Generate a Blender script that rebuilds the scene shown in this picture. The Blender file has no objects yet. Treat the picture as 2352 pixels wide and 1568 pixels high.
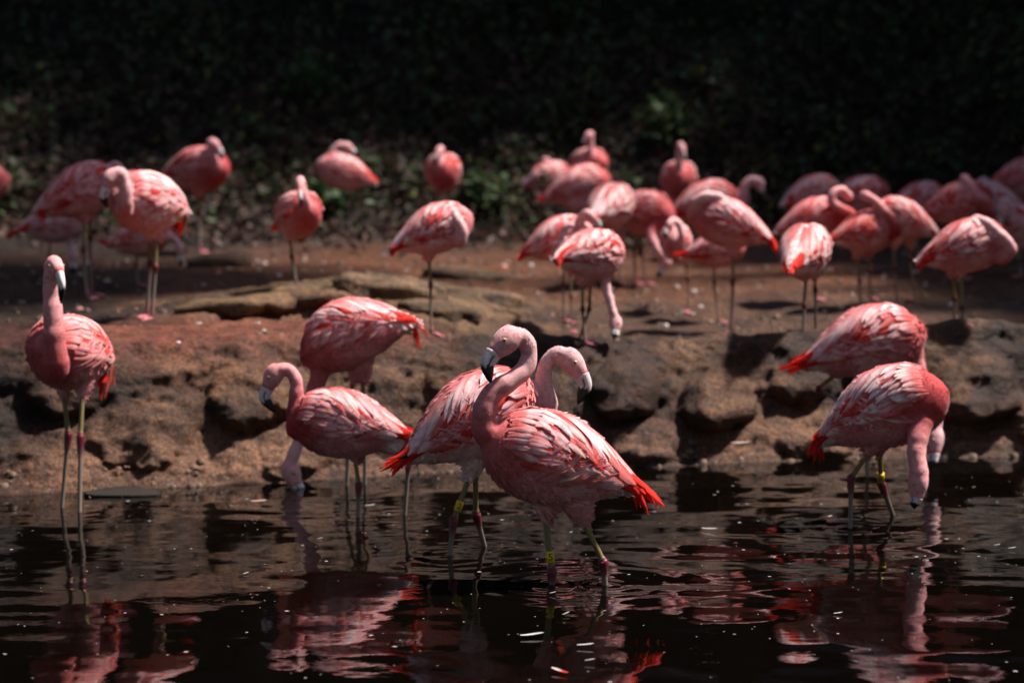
import bpy, math, random
import numpy as np
from mathutils import Vector, Matrix

random.seed(7)
RNG = np.random.default_rng(7)
SC = bpy.context.scene
COL = SC.collection

# ------------------------------------------------------------------ camera
W0, H0 = 2352.0, 1568.0          # pixel frame the measurements were taken in
FPX = 5440.0                     # focal length in those pixels
CAM_Z = 1.59
PITCH = math.atan((H0 / 2 - 259.0) / FPX)
CAM = np.array([0.0, 0.0, CAM_Z])
FWD = np.array([0.0, math.cos(PITCH), -math.sin(PITCH)])
UPV = np.array([0.0, math.sin(PITCH), math.cos(PITCH)])
RGT = np.array([1.0, 0.0, 0.0])
cd = bpy.data.cameras.new('camera')
cam = bpy.data.objects.new('camera', cd)
COL.objects.link(cam)
cam.location = CAM.tolist()
cam.rotation_euler = (math.pi / 2 - PITCH, 0, 0)
cd.sensor_width = 36.0
cd.lens = 36.0 * FPX / W0
cd.clip_start = 0.1
cd.clip_end = 500
cd.dof.use_dof = True
cd.dof.focus_distance = 7.95
cd.dof.aperture_fstop = 1.9
SC.camera = cam

# ------------------------------------------------------------------ world, sun, exposure
SUN_EL, SUN_AZ = math.radians(60), math.radians(76)     # azimuth clockwise from straight ahead (+Y)
world = bpy.data.worlds.new('World')
SC.world = world
world.use_nodes = True
wn = world.node_tree
bg = wn.nodes['Background']
sky = wn.nodes.new('ShaderNodeTexSky')
sky.sky_type = 'NISHITA'
sky.sun_disc = False
sky.sun_elevation = SUN_EL
sky.sun_rotation = SUN_AZ
wn.links.new(sky.outputs['Color'], bg.inputs['Color'])
bg.inputs['Strength'].default_value = 0.068
sd = bpy.data.lights.new('sun', 'SUN')
sd.energy = 4.4
sd.angle = math.radians(4.0)
sd.color = (1.0, 0.95, 0.89)
sun = bpy.data.objects.new('sun', sd)
COL.objects.link(sun)
to_sun = Vector((math.sin(SUN_AZ) * math.cos(SUN_EL), math.cos(SUN_AZ) * math.cos(SUN_EL), math.sin(SUN_EL)))
sun.rotation_euler = to_sun.to_track_quat('Z', 'Y').to_euler()
sun.location = (to_sun * 40)[:]
SC.view_settings.view_transform = 'Standard'
SC.view_settings.look = 'None'
SC.view_settings.exposure = 1.45
SC.view_settings.gamma = 1.0
SC.render.engine = 'CYCLES'
SC.cycles.use_denoising = True
SC.cycles.max_bounces = 6
SC.cycles.caustics_reflective = False
SC.cycles.caustics_refractive = False


# ------------------------------------------------------------------ helpers
def unproj(px, py, depth):
    return CAM + depth * (FWD + (px - W0 / 2) / FPX * RGT - (py - H0 / 2) / FPX * UPV)


def smooth(a, b, x):
    t = np.clip((x - a) / (b - a), 0, 1)
    return t * t * (3 - 2 * t)


def _hash(ix, iy, iz, seed):
    n = (ix.astype(np.int64) * 374761393 + iy.astype(np.int64) * 668265263 + iz.astype(np.int64) * 2147483647 + seed * 974711) & 0xffffffff
    n = ((n ^ (n >> 13)) * 1274126177) & 0xffffffff
    n = ((n ^ (n >> 16)) * 2246822519) & 0xffffffff
    return ((n ^ (n >> 15)) & 0xffffff) / float(0xffffff)


def vnoise(p, scale, seed=0):
    q = p / scale
    i = np.floor(q)
    f = q - i
    f = f * f * (3 - 2 * f)
    i = i.astype(np.int64)
    r = 0
    for dx in (0, 1):
        for dy in (0, 1):
            for dz in (0, 1):
                w = (f[:, 0] if dx else 1 - f[:, 0]) * (f[:, 1] if dy else 1 - f[:, 1]) * (f[:, 2] if dz else 1 - f[:, 2])
                r = r + w * _hash(i[:, 0] + dx, i[:, 1] + dy, i[:, 2] + dz, seed)
    return r * 2 - 1


def fbm(p, scale, octs=4, seed=0):
    r, a = 0, 1.0
    for k in range(octs):
        r = r + a * vnoise(p, scale, seed + k)
        scale *= 0.5
        a *= 0.5
    return r


def mesh_from(name, v, f, cols=None, smooth_shade=True, mat_index=None):
    me = bpy.data.meshes.new(name)
    me.from_pydata([tuple(map(float, q)) for q in v], [], f)
    if cols is not None:
        at = me.color_attributes.new('Col', 'FLOAT_COLOR', 'POINT')
        c = np.ones((len(v), 4), dtype=np.float32)
        c[:, :3] = cols
        at.data.foreach_set('color', c.ravel())
    if smooth_shade:
        me.polygons.foreach_set('use_smooth', [True] * len(me.polygons))
    return me


def fast_mesh(name, v, quads, cols=None, smooth_shade=True):
    """numpy verts (N,3), quads (M,4)"""
    me = bpy.data.meshes.new(name)
    v = np.asarray(v, dtype=np.float32)
    quads = np.asarray(quads, dtype=np.int32)
    m = len(quads)
    me.vertices.add(len(v))
    me.vertices.foreach_set('co', v.ravel())
    me.loops.add(m * 4)
    me.loops.foreach_set('vertex_index', quads.ravel())
    me.polygons.add(m)
    me.polygons.foreach_set('loop_start', np.arange(0, m * 4, 4, dtype=np.int32))
    me.polygons.foreach_set('use_smooth', np.full(m, smooth_shade))
    me.update(calc_edges=True)
    if cols is not None:
        at = me.color_attributes.new('Col', 'FLOAT_COLOR', 'POINT')
        c = np.ones((len(v), 4), dtype=np.float32)
        c[:, :3] = cols
        at.data.foreach_set('color', c.ravel())
    return me


def link(name, me, mat=None, parent=None):
    o = bpy.data.objects.new(name, me)
    COL.objects.link(o)
    if mat is not None and me is not None and hasattr(me, 'materials') and len(me.materials) == 0:
        me.materials.append(mat)
    if parent is not None:
        o.parent = parent
        o.matrix_parent_inverse = parent.matrix_basis.inverted()
    return o


def tag(o, label=None, cat=None, group=None, kind=None):
    if label: o['label'] = label
    if cat: o['category'] = cat
    if group: o['group'] = group
    if kind: o['kind'] = kind
    return o


def empty(name, loc):
    o = bpy.data.objects.new(name, None)
    o.location = tuple(map(float, loc))
    o.empty_display_size = 0.1
    COL.objects.link(o)
    return o


class G:
    """tiny node helper"""
    def __init__(self, name):
        self.m = bpy.data.materials.new(name)
        self.m.use_nodes = True
        self.t = self.m.node_tree
        self.t.nodes.clear()
        self.out = self.n('ShaderNodeOutputMaterial')

    def n(self, kind, **kw):
        nd = self.t.nodes.new(kind)
        for k, v in kw.items():
            if k.startswith('i_'):
                nd.inputs[k[2:].replace('_', ' ')].default_value = v
            else:
                setattr(nd, k, v)
        return nd

    def l(self, a, b):
        self.t.links.new(a, b)

    def ramp(self, fac, stops):
        r = self.n('ShaderNodeValToRGB')
        e = r.color_ramp.elements
        while len(e) < len(stops):
            e.new(0.5)
        for k, (p, c) in enumerate(stops):
            e[k].position = p
            e[k].color = (*c, 1) if len(c) == 3 else c
        self.l(fac, r.inputs['Fac'])
        return r.outputs['Color']

    def mix(self, fac, a, b, mode='MIX'):
        x = self.n('ShaderNodeMix', data_type='RGBA', blend_type=mode)
        for sock, val in ((0, fac), (6, a), (7, b)):
            if hasattr(val, 'is_output') or isinstance(val, bpy.types.NodeSocket):
                self.l(val, x.inputs[sock])
            elif sock == 0:
                x.inputs[0].default_value = val
            else:
                x.inputs[sock].default_value = (*val, 1)
        return x.outputs[2]

    def noise(self, scale, detail=4, rough=0.55, vec=None, dist=0.0):
        nd = self.n('ShaderNodeTexNoise')
        nd.inputs['Scale'].default_value = scale
        nd.inputs['Detail'].default_value = detail
        nd.inputs['Roughness'].default_value = rough
        nd.inputs['Distortion'].default_value = dist
        if vec is not None: self.l(vec, nd.inputs['Vector'])
        return nd.outputs['Fac']

    def pos(self):
        return self.n('ShaderNodeNewGeometry').outputs['Position']

    def obj(self):
        return self.n('ShaderNodeTexCoord').outputs['Object']

    def bump(self, h, strength, dist):
        b = self.n('ShaderNodeBump')
        b.inputs['Strength'].default_value = strength
        b.inputs['Distance'].default_value = dist
        self.l(h, b.inputs['Height'])
        return b.outputs['Normal']


# ------------------------------------------------------------------ materials
def mat_plumage(feather):
    g = G('feather' if feather else 'down_plumage')
    at = g.n('ShaderNodeAttribute', attribute_name='Col')
    p = g.pos()
    nz = g.noise(55 if not feather else 38, 5, 0.65, p)
    var = g.ramp(nz, [(0.3, (0.72, 0.62, 0.62)), (0.5, (1, 1, 1)), (0.72, (1.18, 1.22, 1.22))])
    c = g.mix(1.0, at.outputs['Color'], var, 'MULTIPLY')
    fine = g.noise(260, 3, 0.6, p)
    nrm = g.bump(fine, 0.55 if not feather else 0.3, 0.004)
    d = g.n('ShaderNodeBsdfPrincipled')
    d.inputs['Roughness'].default_value = 0.72
    d.inputs['Specular IOR Level'].default_value = 0.15
    d.inputs['Sheen Weight'].default_value = 0.12
    d.inputs['Sheen Roughness'].default_value = 0.4
    g.l(c, d.inputs['Base Color'])
    g.l(nrm, d.inputs['Normal'])
    t = g.n('ShaderNodeBsdfTranslucent')
    g.l(c, t.inputs['Color'])
    mx = g.n('ShaderNodeMixShader')
    mx.inputs[0].default_value = 0.30 if feather else 0.10
    g.l(d.outputs[0], mx.inputs[1])
    g.l(t.outputs[0], mx.inputs[2])
    g.l(mx.outputs[0], g.out.inputs['Surface'])
    return g.m


def mat_attr(name, rough, bump_scale=120, bump=0.3, coat=0.0):
    g = G(name)
    at = g.n('ShaderNodeAttribute', attribute_name='Col')
    p = g.pos()
    nz = g.noise(bump_scale, 4, 0.6, p)
    var = g.ramp(nz, [(0.3, (0.75, 0.75, 0.75)), (0.7, (1.2, 1.2, 1.2))])
    c = g.mix(1.0, at.outputs['Color'], var, 'MULTIPLY')
    d = g.n('ShaderNodeBsdfPrincipled')
    d.inputs['Roughness'].default_value = rough
    d.inputs['Specular IOR Level'].default_value = 0.25
    d.inputs['Coat Weight'].default_value = coat
    g.l(c, d.inputs['Base Color'])
    g.l(g.bump(nz, bump, 0.003), d.inputs['Normal'])
    g.l(d.outputs[0], g.out.inputs['Surface'])
    return g.m


def mat_plain(name, col, rough=0.6, spec=0.3):
    g = G(name)
    p = g.pos()
    nz = g.noise(80, 3, 0.5, p)
    c = g.ramp(nz, [(0.3, tuple(x * 0.8 for x in col)), (0.7, tuple(min(1, x * 1.15) for x in col))])
    d = g.n('ShaderNodeBsdfPrincipled')
    d.inputs['Roughness'].default_value = rough
    d.inputs['Specular IOR Level'].default_value = spec
    g.l(c, d.inputs['Base Color'])
    g.l(d.outputs[0], g.out.inputs['Surface'])
    return g.m


def mat_ground():
    g = G('earth_and_rock')
    p = g.pos()
    at = g.n('ShaderNodeAttribute', attribute_name='Col')
    n1 = g.noise(2.3, 6, 0.6, p, 0.4)
    n2 = g.noise(14, 6, 0.7, p, 0.3)
    n3 = g.noise(70, 5, 0.75, p)
    tint = g.ramp(n1, [(0.32, (0.62, 0.55, 0.52)), (0.5, (1, 1, 1)), (0.68, (1.25, 1.12, 1.0))])
    spk = g.ramp(n2, [(0.30, (0.40, 0.38, 0.38)), (0.5, (1, 1, 1)), (0.72, (1.45, 1.4, 1.35))])
    spf = g.ramp(n3, [(0.39, (0.22, 0.20, 0.20)), (0.5, (0.95, 0.95, 0.95)), (0.62, (1.8, 1.75, 1.7))])
    c = g.mix(1.0, at.outputs['Color'], tint, 'MULTIPLY')
    c = g.mix(1.0, c, spk, 'MULTIPLY')
    c = g.mix(0.8, c, spf, 'MULTIPLY')
    d = g.n('ShaderNodeBsdfPrincipled')
    d.inputs['Specular IOR Level'].default_value = 0.16
    g.l(c, d.inputs['Base Color'])
    rr = g.ramp(n2, [(0.35, (0.42,) * 3), (0.7, (0.9,) * 3)])
    g.l(rr, d.inputs['Roughness'])
    b1 = g.bump(n3, 0.9, 0.012)
    b2 = g.n('ShaderNodeBump')
    b2.inputs['Strength'].default_value = 0.8
    b2.inputs['Distance'].default_value = 0.03
    g.l(n2, b2.inputs['Height'])
    g.l(b1, b2.inputs['Normal'])
    g.l(b2.outputs['Normal'], d.inputs['Normal'])
    g.l(d.outputs[0], g.out.inputs['Surface'])
    return g.m


def mat_leaf(name):
    g = G(name)
    at = g.n('ShaderNodeAttribute', attribute_name='Col')
    d = g.n('ShaderNodeBsdfPrincipled')
    d.inputs['Roughness'].default_value = 0.6
    d.inputs['Specular IOR Level'].default_value = 0.15
    g.l(at.outputs['Color'], d.inputs['Base Color'])
    t = g.n('ShaderNodeBsdfTranslucent')
    g.l(at.outputs['Color'], t.inputs['Color'])
    mx = g.n('ShaderNodeMixShader')
    mx.inputs[0].default_value = 0.25
    g.l(d.outputs[0], mx.inputs[1])
    g.l(t.outputs[0], mx.inputs[2])
    g.l(mx.outputs[0], g.out.inputs['Surface'])
    return g.m


def mat_water():
    g = G('murky_pond_water')
    p = g.pos()
    d = g.n('ShaderNodeBsdfPrincipled')
    d.inputs['Base Color'].default_value = (0.0012, 0.0008, 0.0005, 1)
    d.inputs['Roughness'].default_value = 0.015
    d.inputs['IOR'].default_value = 1.33
    n = g.noise(26, 3, 0.5, p)
    g.l(g.bump(n, 0.02, 0.01), d.inputs['Normal'])
    g.l(d.outputs[0], g.out.inputs['Surface'])
    return g.m


M_BODY = mat_plumage(False)
M_FEATH = mat_plumage(True)
M_HORN = mat_attr('bill_and_legs', 0.38, 220, 0.25)
M_EYE = mat_attr('eye', 0.1, 40, 0.0)
M_GROUND = mat_ground()
M_LEAF = mat_leaf('leaf')
M_BARK = mat_plain('bark', (0.045, 0.032, 0.022), 0.9)
M_WATER = mat_water()
M_BAND = mat_plain('yellow_band', (0.62, 0.40, 0.02), 0.4)
M_BLACK = mat_plain('black_print', (0.006, 0.006, 0.006), 0.5)
M_WHITE = mat_plain('white_down', (0.55, 0.52, 0.50), 0.8)
M_SPECK = mat_plain('speck_down', (0.30, 0.28, 0.26), 0.8)
M_GRIT = mat_attr('grit', 0.8, 90, 0.3)
M_SLATE = mat_plain('wet_slate', (0.022, 0.018, 0.014), 0.8, 0.05)
M_CONC = mat_plain('wet_concrete', (0.10, 0.085, 0.07), 0.3)

# ------------------------------------------------------------------ terrain
_wx = np.array([-6, -2.1, -1.27, -0.95, -0.5, 0.2, 0.64, 1.6, 2.3, 6])
_wy = np.array([9.5, 9.82, 10.05, 10.16, 10.36, 10.5, 10.58, 10.8, 10.9, 11.2])


def y_water(x):
    return np.interp(x, _wx, _wy)


def profile(x, y):
    """smooth terrain height above the water"""
    x = np.asarray(x, float)
    y = np.asarray(y, float)
    d = y - y_water(x)
    left = smooth(0.0, -1.4, x)
    zr = 0.535 + 0.05 * left + 0.03 * smooth(1.2, 2.0, x)
    wdt = 0.42 + 0.12 * left
    face = np.where(d < 0, np.maximum(-0.35, d * 0.9), 0.0)
    z = face + 0.07 * smooth(0.0, 0.12, d) + (zr - 0.07) * smooth(0.06, wdt, d)
    dip = 0.10 * smooth(0.45, 0.9, d) * (1 - smooth(1.6, 3.0, d)) * smooth(-0.6, 0.2, x)
    z = z - dip
    z = z + 0.05 * smooth(3.2, 4.5, d)
    led = np.exp(-((x + 0.75) / 0.85) ** 2) * smooth(1.25, 1.85, d) * (1 - smooth(2.6, 3.4, d))
    z = z + 0.10 * led
    z = z + 0.10 * smooth(15.0, 17.5, y) + 0.56 * np.maximum(0, y - 17.6)
    return z


def gz(x, y):
    return float(profile(np.array([x]), np.array([y]))[0])


def hit_ground(px, py, start=6.0):
    """depth along the camera axis at which a pixel's ray meets terrain or water"""
    dep = np.arange(start, 40, 0.01)
    d0 = FWD + (px - W0 / 2) / FPX * RGT - (py - H0 / 2) / FPX * UPV
    P = CAM + dep[:, None] * d0
    below = P[:, 2] <= np.maximum(0.0, profile(P[:, 0], P[:, 1])) + 1e-4
    return float(dep[below.argmax()]) if below.any() else 20.0


def build_terrain():
    xs = np.concatenate([np.linspace(-6.5, -3.2, 30, endpoint=False), np.linspace(-3.2, 3.2, 470), np.linspace(3.2, 7.5, 36)[1:]])
    ds = np.concatenate([np.linspace(-0.6, -0.06, 10, endpoint=False), np.linspace(-0.06, 0.62, 110, endpoint=False),
                         np.linspace(0.62, 3.6, 130, endpoint=False), np.linspace(3.6, 6.6, 60)])
    X, D = np.meshgrid(xs, ds)
    Y = D + y_water(X)
    Z = profile(X, Y)
    nx, nd = len(xs), len(ds)
    # surface normals by finite differences
    gy = np.gradient(Z, axis=0) / np.maximum(np.gradient(Y, axis=0), 1e-6)
    gx = np.gradient(Z, axis=1) / np.gradient(X, axis=1)
    N = np.stack([-gx, -gy, np.ones_like(Z)], -1)
    N /= np.linalg.norm(N, axis=-1, keepdims=True)
    P = np.stack([X, Y, Z], -1).reshape(-1, 3)
    N = N.reshape(-1, 3)
    Df = D.ravel()
    bank = smooth(-0.05, 0.08, Df) * (1 - smooth(0.42, 0.75, Df))
    flat = smooth(0.5, 0.9, Df)
    under = 1 - smooth(-0.1, 0.0, Df)
    big = np.abs(fbm(P, 0.34, 3, 11))
    big = 1 - 1.7 * big
    med = fbm(P, 0.11, 4, 31)
    pit = np.minimum(0, vnoise(P, 0.035, 51) + 0.35) + np.minimum(0, vnoise(P, 0.07, 61) + 0.3)
    grain = vnoise(P, 0.022, 66) + 0.6 * vnoise(P, 0.012, 67)
    ridg = 1 - 2.2 * np.abs(fbm(P * np.array([0.8, 1.0, 1.7]), 0.22, 4, 41))
    disp = bank * (0.020 * big + 0.016 * ridg + 0.014 * med + 0.004 * pit + 0.006 * grain) + flat * (0.014 * fbm(P * np.array([0.7, 1.8, 1]), 0.5, 4, 71) + 0.011 * med + 0.004 * vnoise(P, 0.05, 72))
    disp = disp * (1 - under)
    V = P + N * disp[:, None]
    # bulging lumps of the bank face, each overhanging at its lower edge
    lumps = [(0.52, 0.34, 0.17, 0.15, 0.20), (0.96, 0.27, 0.19, 0.13, 0.19), (0.62, 0.10, 0.2, 0.1, 0.06), (2.18, 0.30, 0.22, 0.16, 0.2), (1.75, 0.42, 0.18, 0.12, 0.12),
             (-1.12, 0.34, 0.22, 0.14, 0.15), (-1.62, 0.20, 0.22, 0.13, 0.11), (-1.95, 0.42, 0.2, 0.13, 0.12), (-0.62, 0.33, 0.2, 0.13, 0.1),
             (-0.2, 0.40, 0.18, 0.14, 0.10), (-0.95, 0.12, 0.15, 0.12, 0.10), (1.35, 0.36, 0.15, 0.13, 0.1), (1.42, 0.1, 0.2, 0.1, 0.08), (2.6, 0.2, 0.3, 0.2, 0.15), (-2.5, 0.3, 0.3, 0.2, 0.15)]
    for (lx, lz, rx, rz, am) in lumps:
        wob = 0.35 * fbm(V, 0.15, 2, int(100 + lx * 37))
        q = ((V[:, 0] - lx) / rx) ** 2 + ((V[:, 2] - lz) / rz) ** 2 + wob
        w = np.clip(1 - q, 0, 1)
        w = np.sqrt(w) * smooth(-0.02, 0.05, Df) * (1 - smooth(0.5, 0.8, Df))
        low = smooth(0.2, -1.0, (V[:, 2] - lz) / rz)
        V = V + np.stack([0 * w, -(0.62 if lx < 0 else 0.85) * am * w * (0.65 + 0.5 * low), 0.02 * w], -1)
    # layered slab ledge on the flat
    led = np.exp(-((V[:, 0] + 0.75) / 0.9) ** 2) * smooth(1.1, 1.4, Df) * (1 - smooth(2.4, 3.0, Df))
    st = fbm(np.stack([V[:, 0] * 1.0 + V[:, 1] * 1.2, V[:, 1] * 2.4 - V[:, 0], V[:, 2]], -1), 0.5, 4, 91)
    crk = 1 - 2.4 * np.abs(fbm(np.stack([V[:, 0] * 0.6 + V[:, 1] * 0.9, V[:, 1] * 2.2 - V[:, 0] * 1.3, V[:, 2]], -1), 0.32, 3, 95))
    V[:, 2] += led * (0.045 * st + 0.10 * np.minimum(crk, 0.35))
    # pigment of the soil and rock, plus shade painted over the left end
    tan, brn, red, drk, pale = (np.array(c) for c in ([0.110, 0.056, 0.031], [0.030, 0.015, 0.010], [0.125, 0.038, 0.022], [0.022, 0.015, 0.011], [0.17, 0.110, 0.055]))
    m1 = fbm(V, 0.5, 4, 201)[:, None]
    m2 = fbm(V, 0.16, 4, 221)[:, None]
    C = np.where(m2 > 0, 1, 1) * (brn + (tan - brn) * smooth(-0.5, 0.7, m1 + 0.5 * m2))
    redw = (smooth(0.30, 0.55, Df) * (1 - smooth(1.2, 1.8, Df)) * smooth(-0.1, -0.6, V[:, 0]))[:, None]
    C = C + (red - C) * redw * 0.8
    lowred = (smooth(0.30, 0.08, V[:, 2]) * (1 - smooth(0.35, 0.5, Df)))[:, None]
    C = C + (np.array([0.150, 0.076, 0.048]) - C) * lowred * 0.6
    wet = (smooth(0.05, 0.0, V[:, 2]) * (Df < 0.5))[:, None]
    C = C * (1 - 0.45 * wet)
    mud = (smooth(0.5, 0.75, Df) * (1 - smooth(2.0, 3.2, Df)) * smooth(-0.5, 0.3, V[:, 0]))[:, None]
    C = C + (np.array([0.055, 0.027, 0.016]) - C) * mud * 0.85
    fl = (smooth(2.2, 3.4, Df))[:, None]
    C = C + (np.array([0.078, 0.027, 0.011]) - C) * fl * 0.92
    C = C + (pale - C) * (led * smooth(-0.5, 0.4, st) * smooth(-0.6, 0.3, crk))[:, None] * 0.6
    C = C * (1 - 0.7 * led * smooth(0.0, -0.8, crk))[:, None]
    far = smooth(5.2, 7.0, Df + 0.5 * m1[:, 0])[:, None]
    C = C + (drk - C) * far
    C = C * (1 - 0.6 * smooth(-1.7, -2.3, V[:, 0] + 0.15 * m1[:, 0]))[:, None]  # left end darkened in the soil colour, standing in for shade
    idx = np.arange(nx * nd).reshape(nd, nx)
    quads = np.stack([idx[:-1, :-1], idx[:-1, 1:], idx[1:, 1:], idx[1:, :-1]], -1).reshape(-1, 4)
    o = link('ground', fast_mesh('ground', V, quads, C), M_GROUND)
    tag(o, kind='structure')
    # hillside behind
    xs = np.linspace(-16, 24, 160)
    ys = np.linspace(15.6, 40, 140)
    X, Y = np.meshgrid(xs, ys)
    Z = profile(X, Y)
    Z = np.where(Y > 32, profile(X, np.full_like(Y, 32.0)) + 0.15 * (Y - 32), Z)
    P = np.stack([X, Y, Z], -1).reshape(-1, 3)
    P[:, 2] += (0.18 * fbm(P, 1.6, 4, 300)) * smooth(17.0, 18.5, P[:, 1]) - 0.02 + 0.0
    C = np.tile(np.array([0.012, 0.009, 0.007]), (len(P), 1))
    idx = np.arange(len(P)).reshape(len(ys), len(xs))
    quads = np.stack([idx[:-1, :-1], idx[:-1, 1:], idx[1:, 1:], idx[1:, :-1]], -1).reshape(-1, 4)
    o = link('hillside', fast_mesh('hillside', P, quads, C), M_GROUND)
    tag(o, kind='structure')
    # ground to either side and behind the viewer's pond, far sheet
    v = [(-60, -30, -0.4), (60, -30, -0.4), (60, 60, -0.4), (-60, 60, -0.4)]
    o = link('pond_floor', mesh_from('pond_floor', v, [(0, 1, 2, 3)], np.tile([0.03, 0.022, 0.015], (4, 1))), M_GROUND)
    tag(o, kind='structure')


def hill_z(x, y):
    P = np.stack([x, y, profile(x, y)], -1)
    return P[:, 2] + 0.18 * fbm(P, 1.6, 4, 300) * smooth(17.0, 18.5, y) - 0.02


RINGS = []      # filled by the waders: (x, y, amplitude)


def build_water():
    xs = np.linspace(-3.6, 3.6, 520)
    ys = np.concatenate([np.linspace(5.4, 11.3, 640)])
    X, Y = np.meshgrid(xs, ys)
    P = np.stack([X.ravel(), Y.ravel() * 1.0, 0 * X.ravel()], -1)
    Z = 0.0085 * vnoise(P * np.array([0.7, 1, 1]), 0.52, 401) + 0.0030 * vnoise(P * np.array([0.7, 1, 1]), 0.24, 402) + 0.0024 * vnoise(P * np.array([0.65, 1, 1]), 0.135, 405) + 0.0006 * vnoise(P * np.array([0.65, 1, 1]), 0.07, 403)
    calm = 0.45 + 0.55 * smooth(-0.4, 0.5, vnoise(P, 1.2, 404))
    Z = Z * calm
    for (rx, ry, am) in RINGS:
        r = np.sqrt((P[:, 0] - rx) ** 2 + (P[:, 1] - ry) ** 2)
        Z = Z + am * np.sin(r * 2 * math.pi / 0.085) * np.exp(-r / 0.16) * smooth(0.0, 0.05, r)
    V = np.stack([P[:, 0], Y.ravel(), Z], -1)
    idx = np.arange(len(V)).reshape(len(ys), len(xs))
    quads = np.stack([idx[:-1, :-1], idx[:-1, 1:], idx[1:, 1:], idx[1:, :-1]], -1).reshape(-1, 4)
    o = link('pond_water', fast_mesh('pond_water', V, quads), M_WATER)
    tag(o, kind='structure')
    # the pond goes on beyond the fine sheet
    a, b, c, d = -40.0, 40.0, -20.0, 5.4
    v = [(a, c, 0), (b, c, 0), (b, d, 0), (a, d, 0), (-3.6, d, 0), (-3.6, 11.2, 0), (a, 11.2, 0), (3.6, d, 0), (b, 11.2, 0), (3.6, 11.2, 0)]
    o = link('open_water', mesh_from('open_water', v, [(0, 1, 2, 7, 4, 3), (3, 4, 5, 6), (7, 2, 8, 9)]), M_WATER)
    tag(o, kind='structure')


# ------------------------------------------------------------------ flamingo
PALE = np.array([0.79, 0.45, 0.45])
PINK = np.array([0.67, 0.21, 0.21])
CORAL = np.array([0.65, 0.085, 0.066])
RED = np.array([0.62, 0.022, 0.012])
DEEP = np.array([0.34, 0.020, 0.022])
HEADC = np.array([0.66, 0.42, 0.42])
WHITE = np.array([0.83, 0.68, 0.66])
BLACK = np.array([0.008, 0.008, 0.008])

_t = np.array([0.00, 0.03, 0.08, 0.16, 0.27, 0.40, 0.53, 0.66, 0.78, 0.88, 0.95, 1.00])
_hu = np.array([0.015, 0.050, 0.085, 0.118, 0.145, 0.158, 0.152, 0.126, 0.090, 0.056, 0.034, 0.015])
_hd = np.array([0.015, 0.055, 0.095, 0.130, 0.155, 0.165, 0.160, 0.134, 0.092, 0.054, 0.034, 0.015])
_w = np.array([0.015, 0.050, 0.080, 0.105, 0.124, 0.132, 0.130, 0.114, 0.086, 0.056, 0.036, 0.018])
_zc = np.array([0.0, 0.0, 0.0, 0.0, 0.0, 0.0, 0.0, -0.004, -0.012, -0.022, -0.030, -0.036])
TL = 0.57


class Torso:
    def __init__(self, center, yaw, pitch, size, arch, plump=1.0):
        self.c, self.s, self.arch, self.pl = np.asarray(center, float), size, arch, plump
        cy, sy = math.cos(yaw), math.sin(yaw)
        cp, sp = math.cos(pitch), math.sin(pitch)
        fwd = np.array([cy * cp, sy * cp, sp])
        left = np.array([-sy, cy, 0])
        up = np.cross(fwd, left)
        self.R = np.stack([fwd, left, up], 1)

    def local(self, t, phi):
        """phi in radians from the top, signed: + is the left side"""
        t = np.asarray(t, float)
        phi = np.asarray(phi, float)
        tc = np.clip(t, 0, 1)
        hu, hd, w, zc = (np.interp(tc, _t, a) for a in (_hu, _hd, _w, _zc))
        c = np.cos(phi)
        z = np.where(c > 0, hu, hd) * np.sign(c) * np.abs(c) ** 0.92
        y = w * np.sign(np.sin(phi)) * np.abs(np.sin(phi)) ** 0.92 * self.pl
        ex = np.maximum(0, t - 1)
        x = TL * (0.5 - t)
        a = self.arch * (1 - (2 * tc - 1) ** 2) - self.arch * 0.6
        zz = z + zc + a - ex * TL * 0.45
        return np.stack([x, y, zz], -1) * self.s

    def world(self, loc):
        return self.c + loc @ self.R.T

    def P(self, t, phi):
        return self.world(self.local(t, phi))

    def N(self, t, phi):
        e = 1e-3
        a = self.P(t + e, phi) - self.P(t - e, phi)
        b = self.P(t, phi + e) - self.P(t, phi - e)
        n = np.cross(b, a)
        n = n / np.maximum(np.linalg.norm(n, axis=-1, keepdims=True), 1e-9)
        ctr = self.world(self.local(t, phi) * np.array([1, 0, 0]))
        sg = np.sign(np.sum(n * (self.P(t, phi) - ctr), -1, keepdims=True))
        sg[sg == 0] = 1
        return n * sg

    def mesh(self):
        ts = np.concatenate([[0.0, 0.015], np.linspace(0.03, 0.97, 24), [0.985, 1.0]])
        ph = np.linspace(-math.pi, math.pi, 28, endpoint=False)
        T, Ph = np.meshgrid(ts, ph, indexing='ij')
        return rings(self.P(T.ravel(), Ph.ravel()).reshape(len(ts), len(ph), 3))


def rings(R):
    n, m = R.shape[:2]
    v = list(R.reshape(-1, 3))
    f = []
    for i in range(n - 1):
        for j in range(m):
            k = (j + 1) % m
            f.append((i * m + j, i * m + k, (i + 1) * m + k, (i + 1) * m + j))
    v.append(R[0].mean(0))
    v.append(R[-1].mean(0))
    a, b = n * m, n * m + 1
    for j in range(m):
        k = (j + 1) % m
        f.append((a, k, j))
        f.append((b, (n - 1) * m + j, (n - 1) * m + k))
    return np.array(v), f


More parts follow.
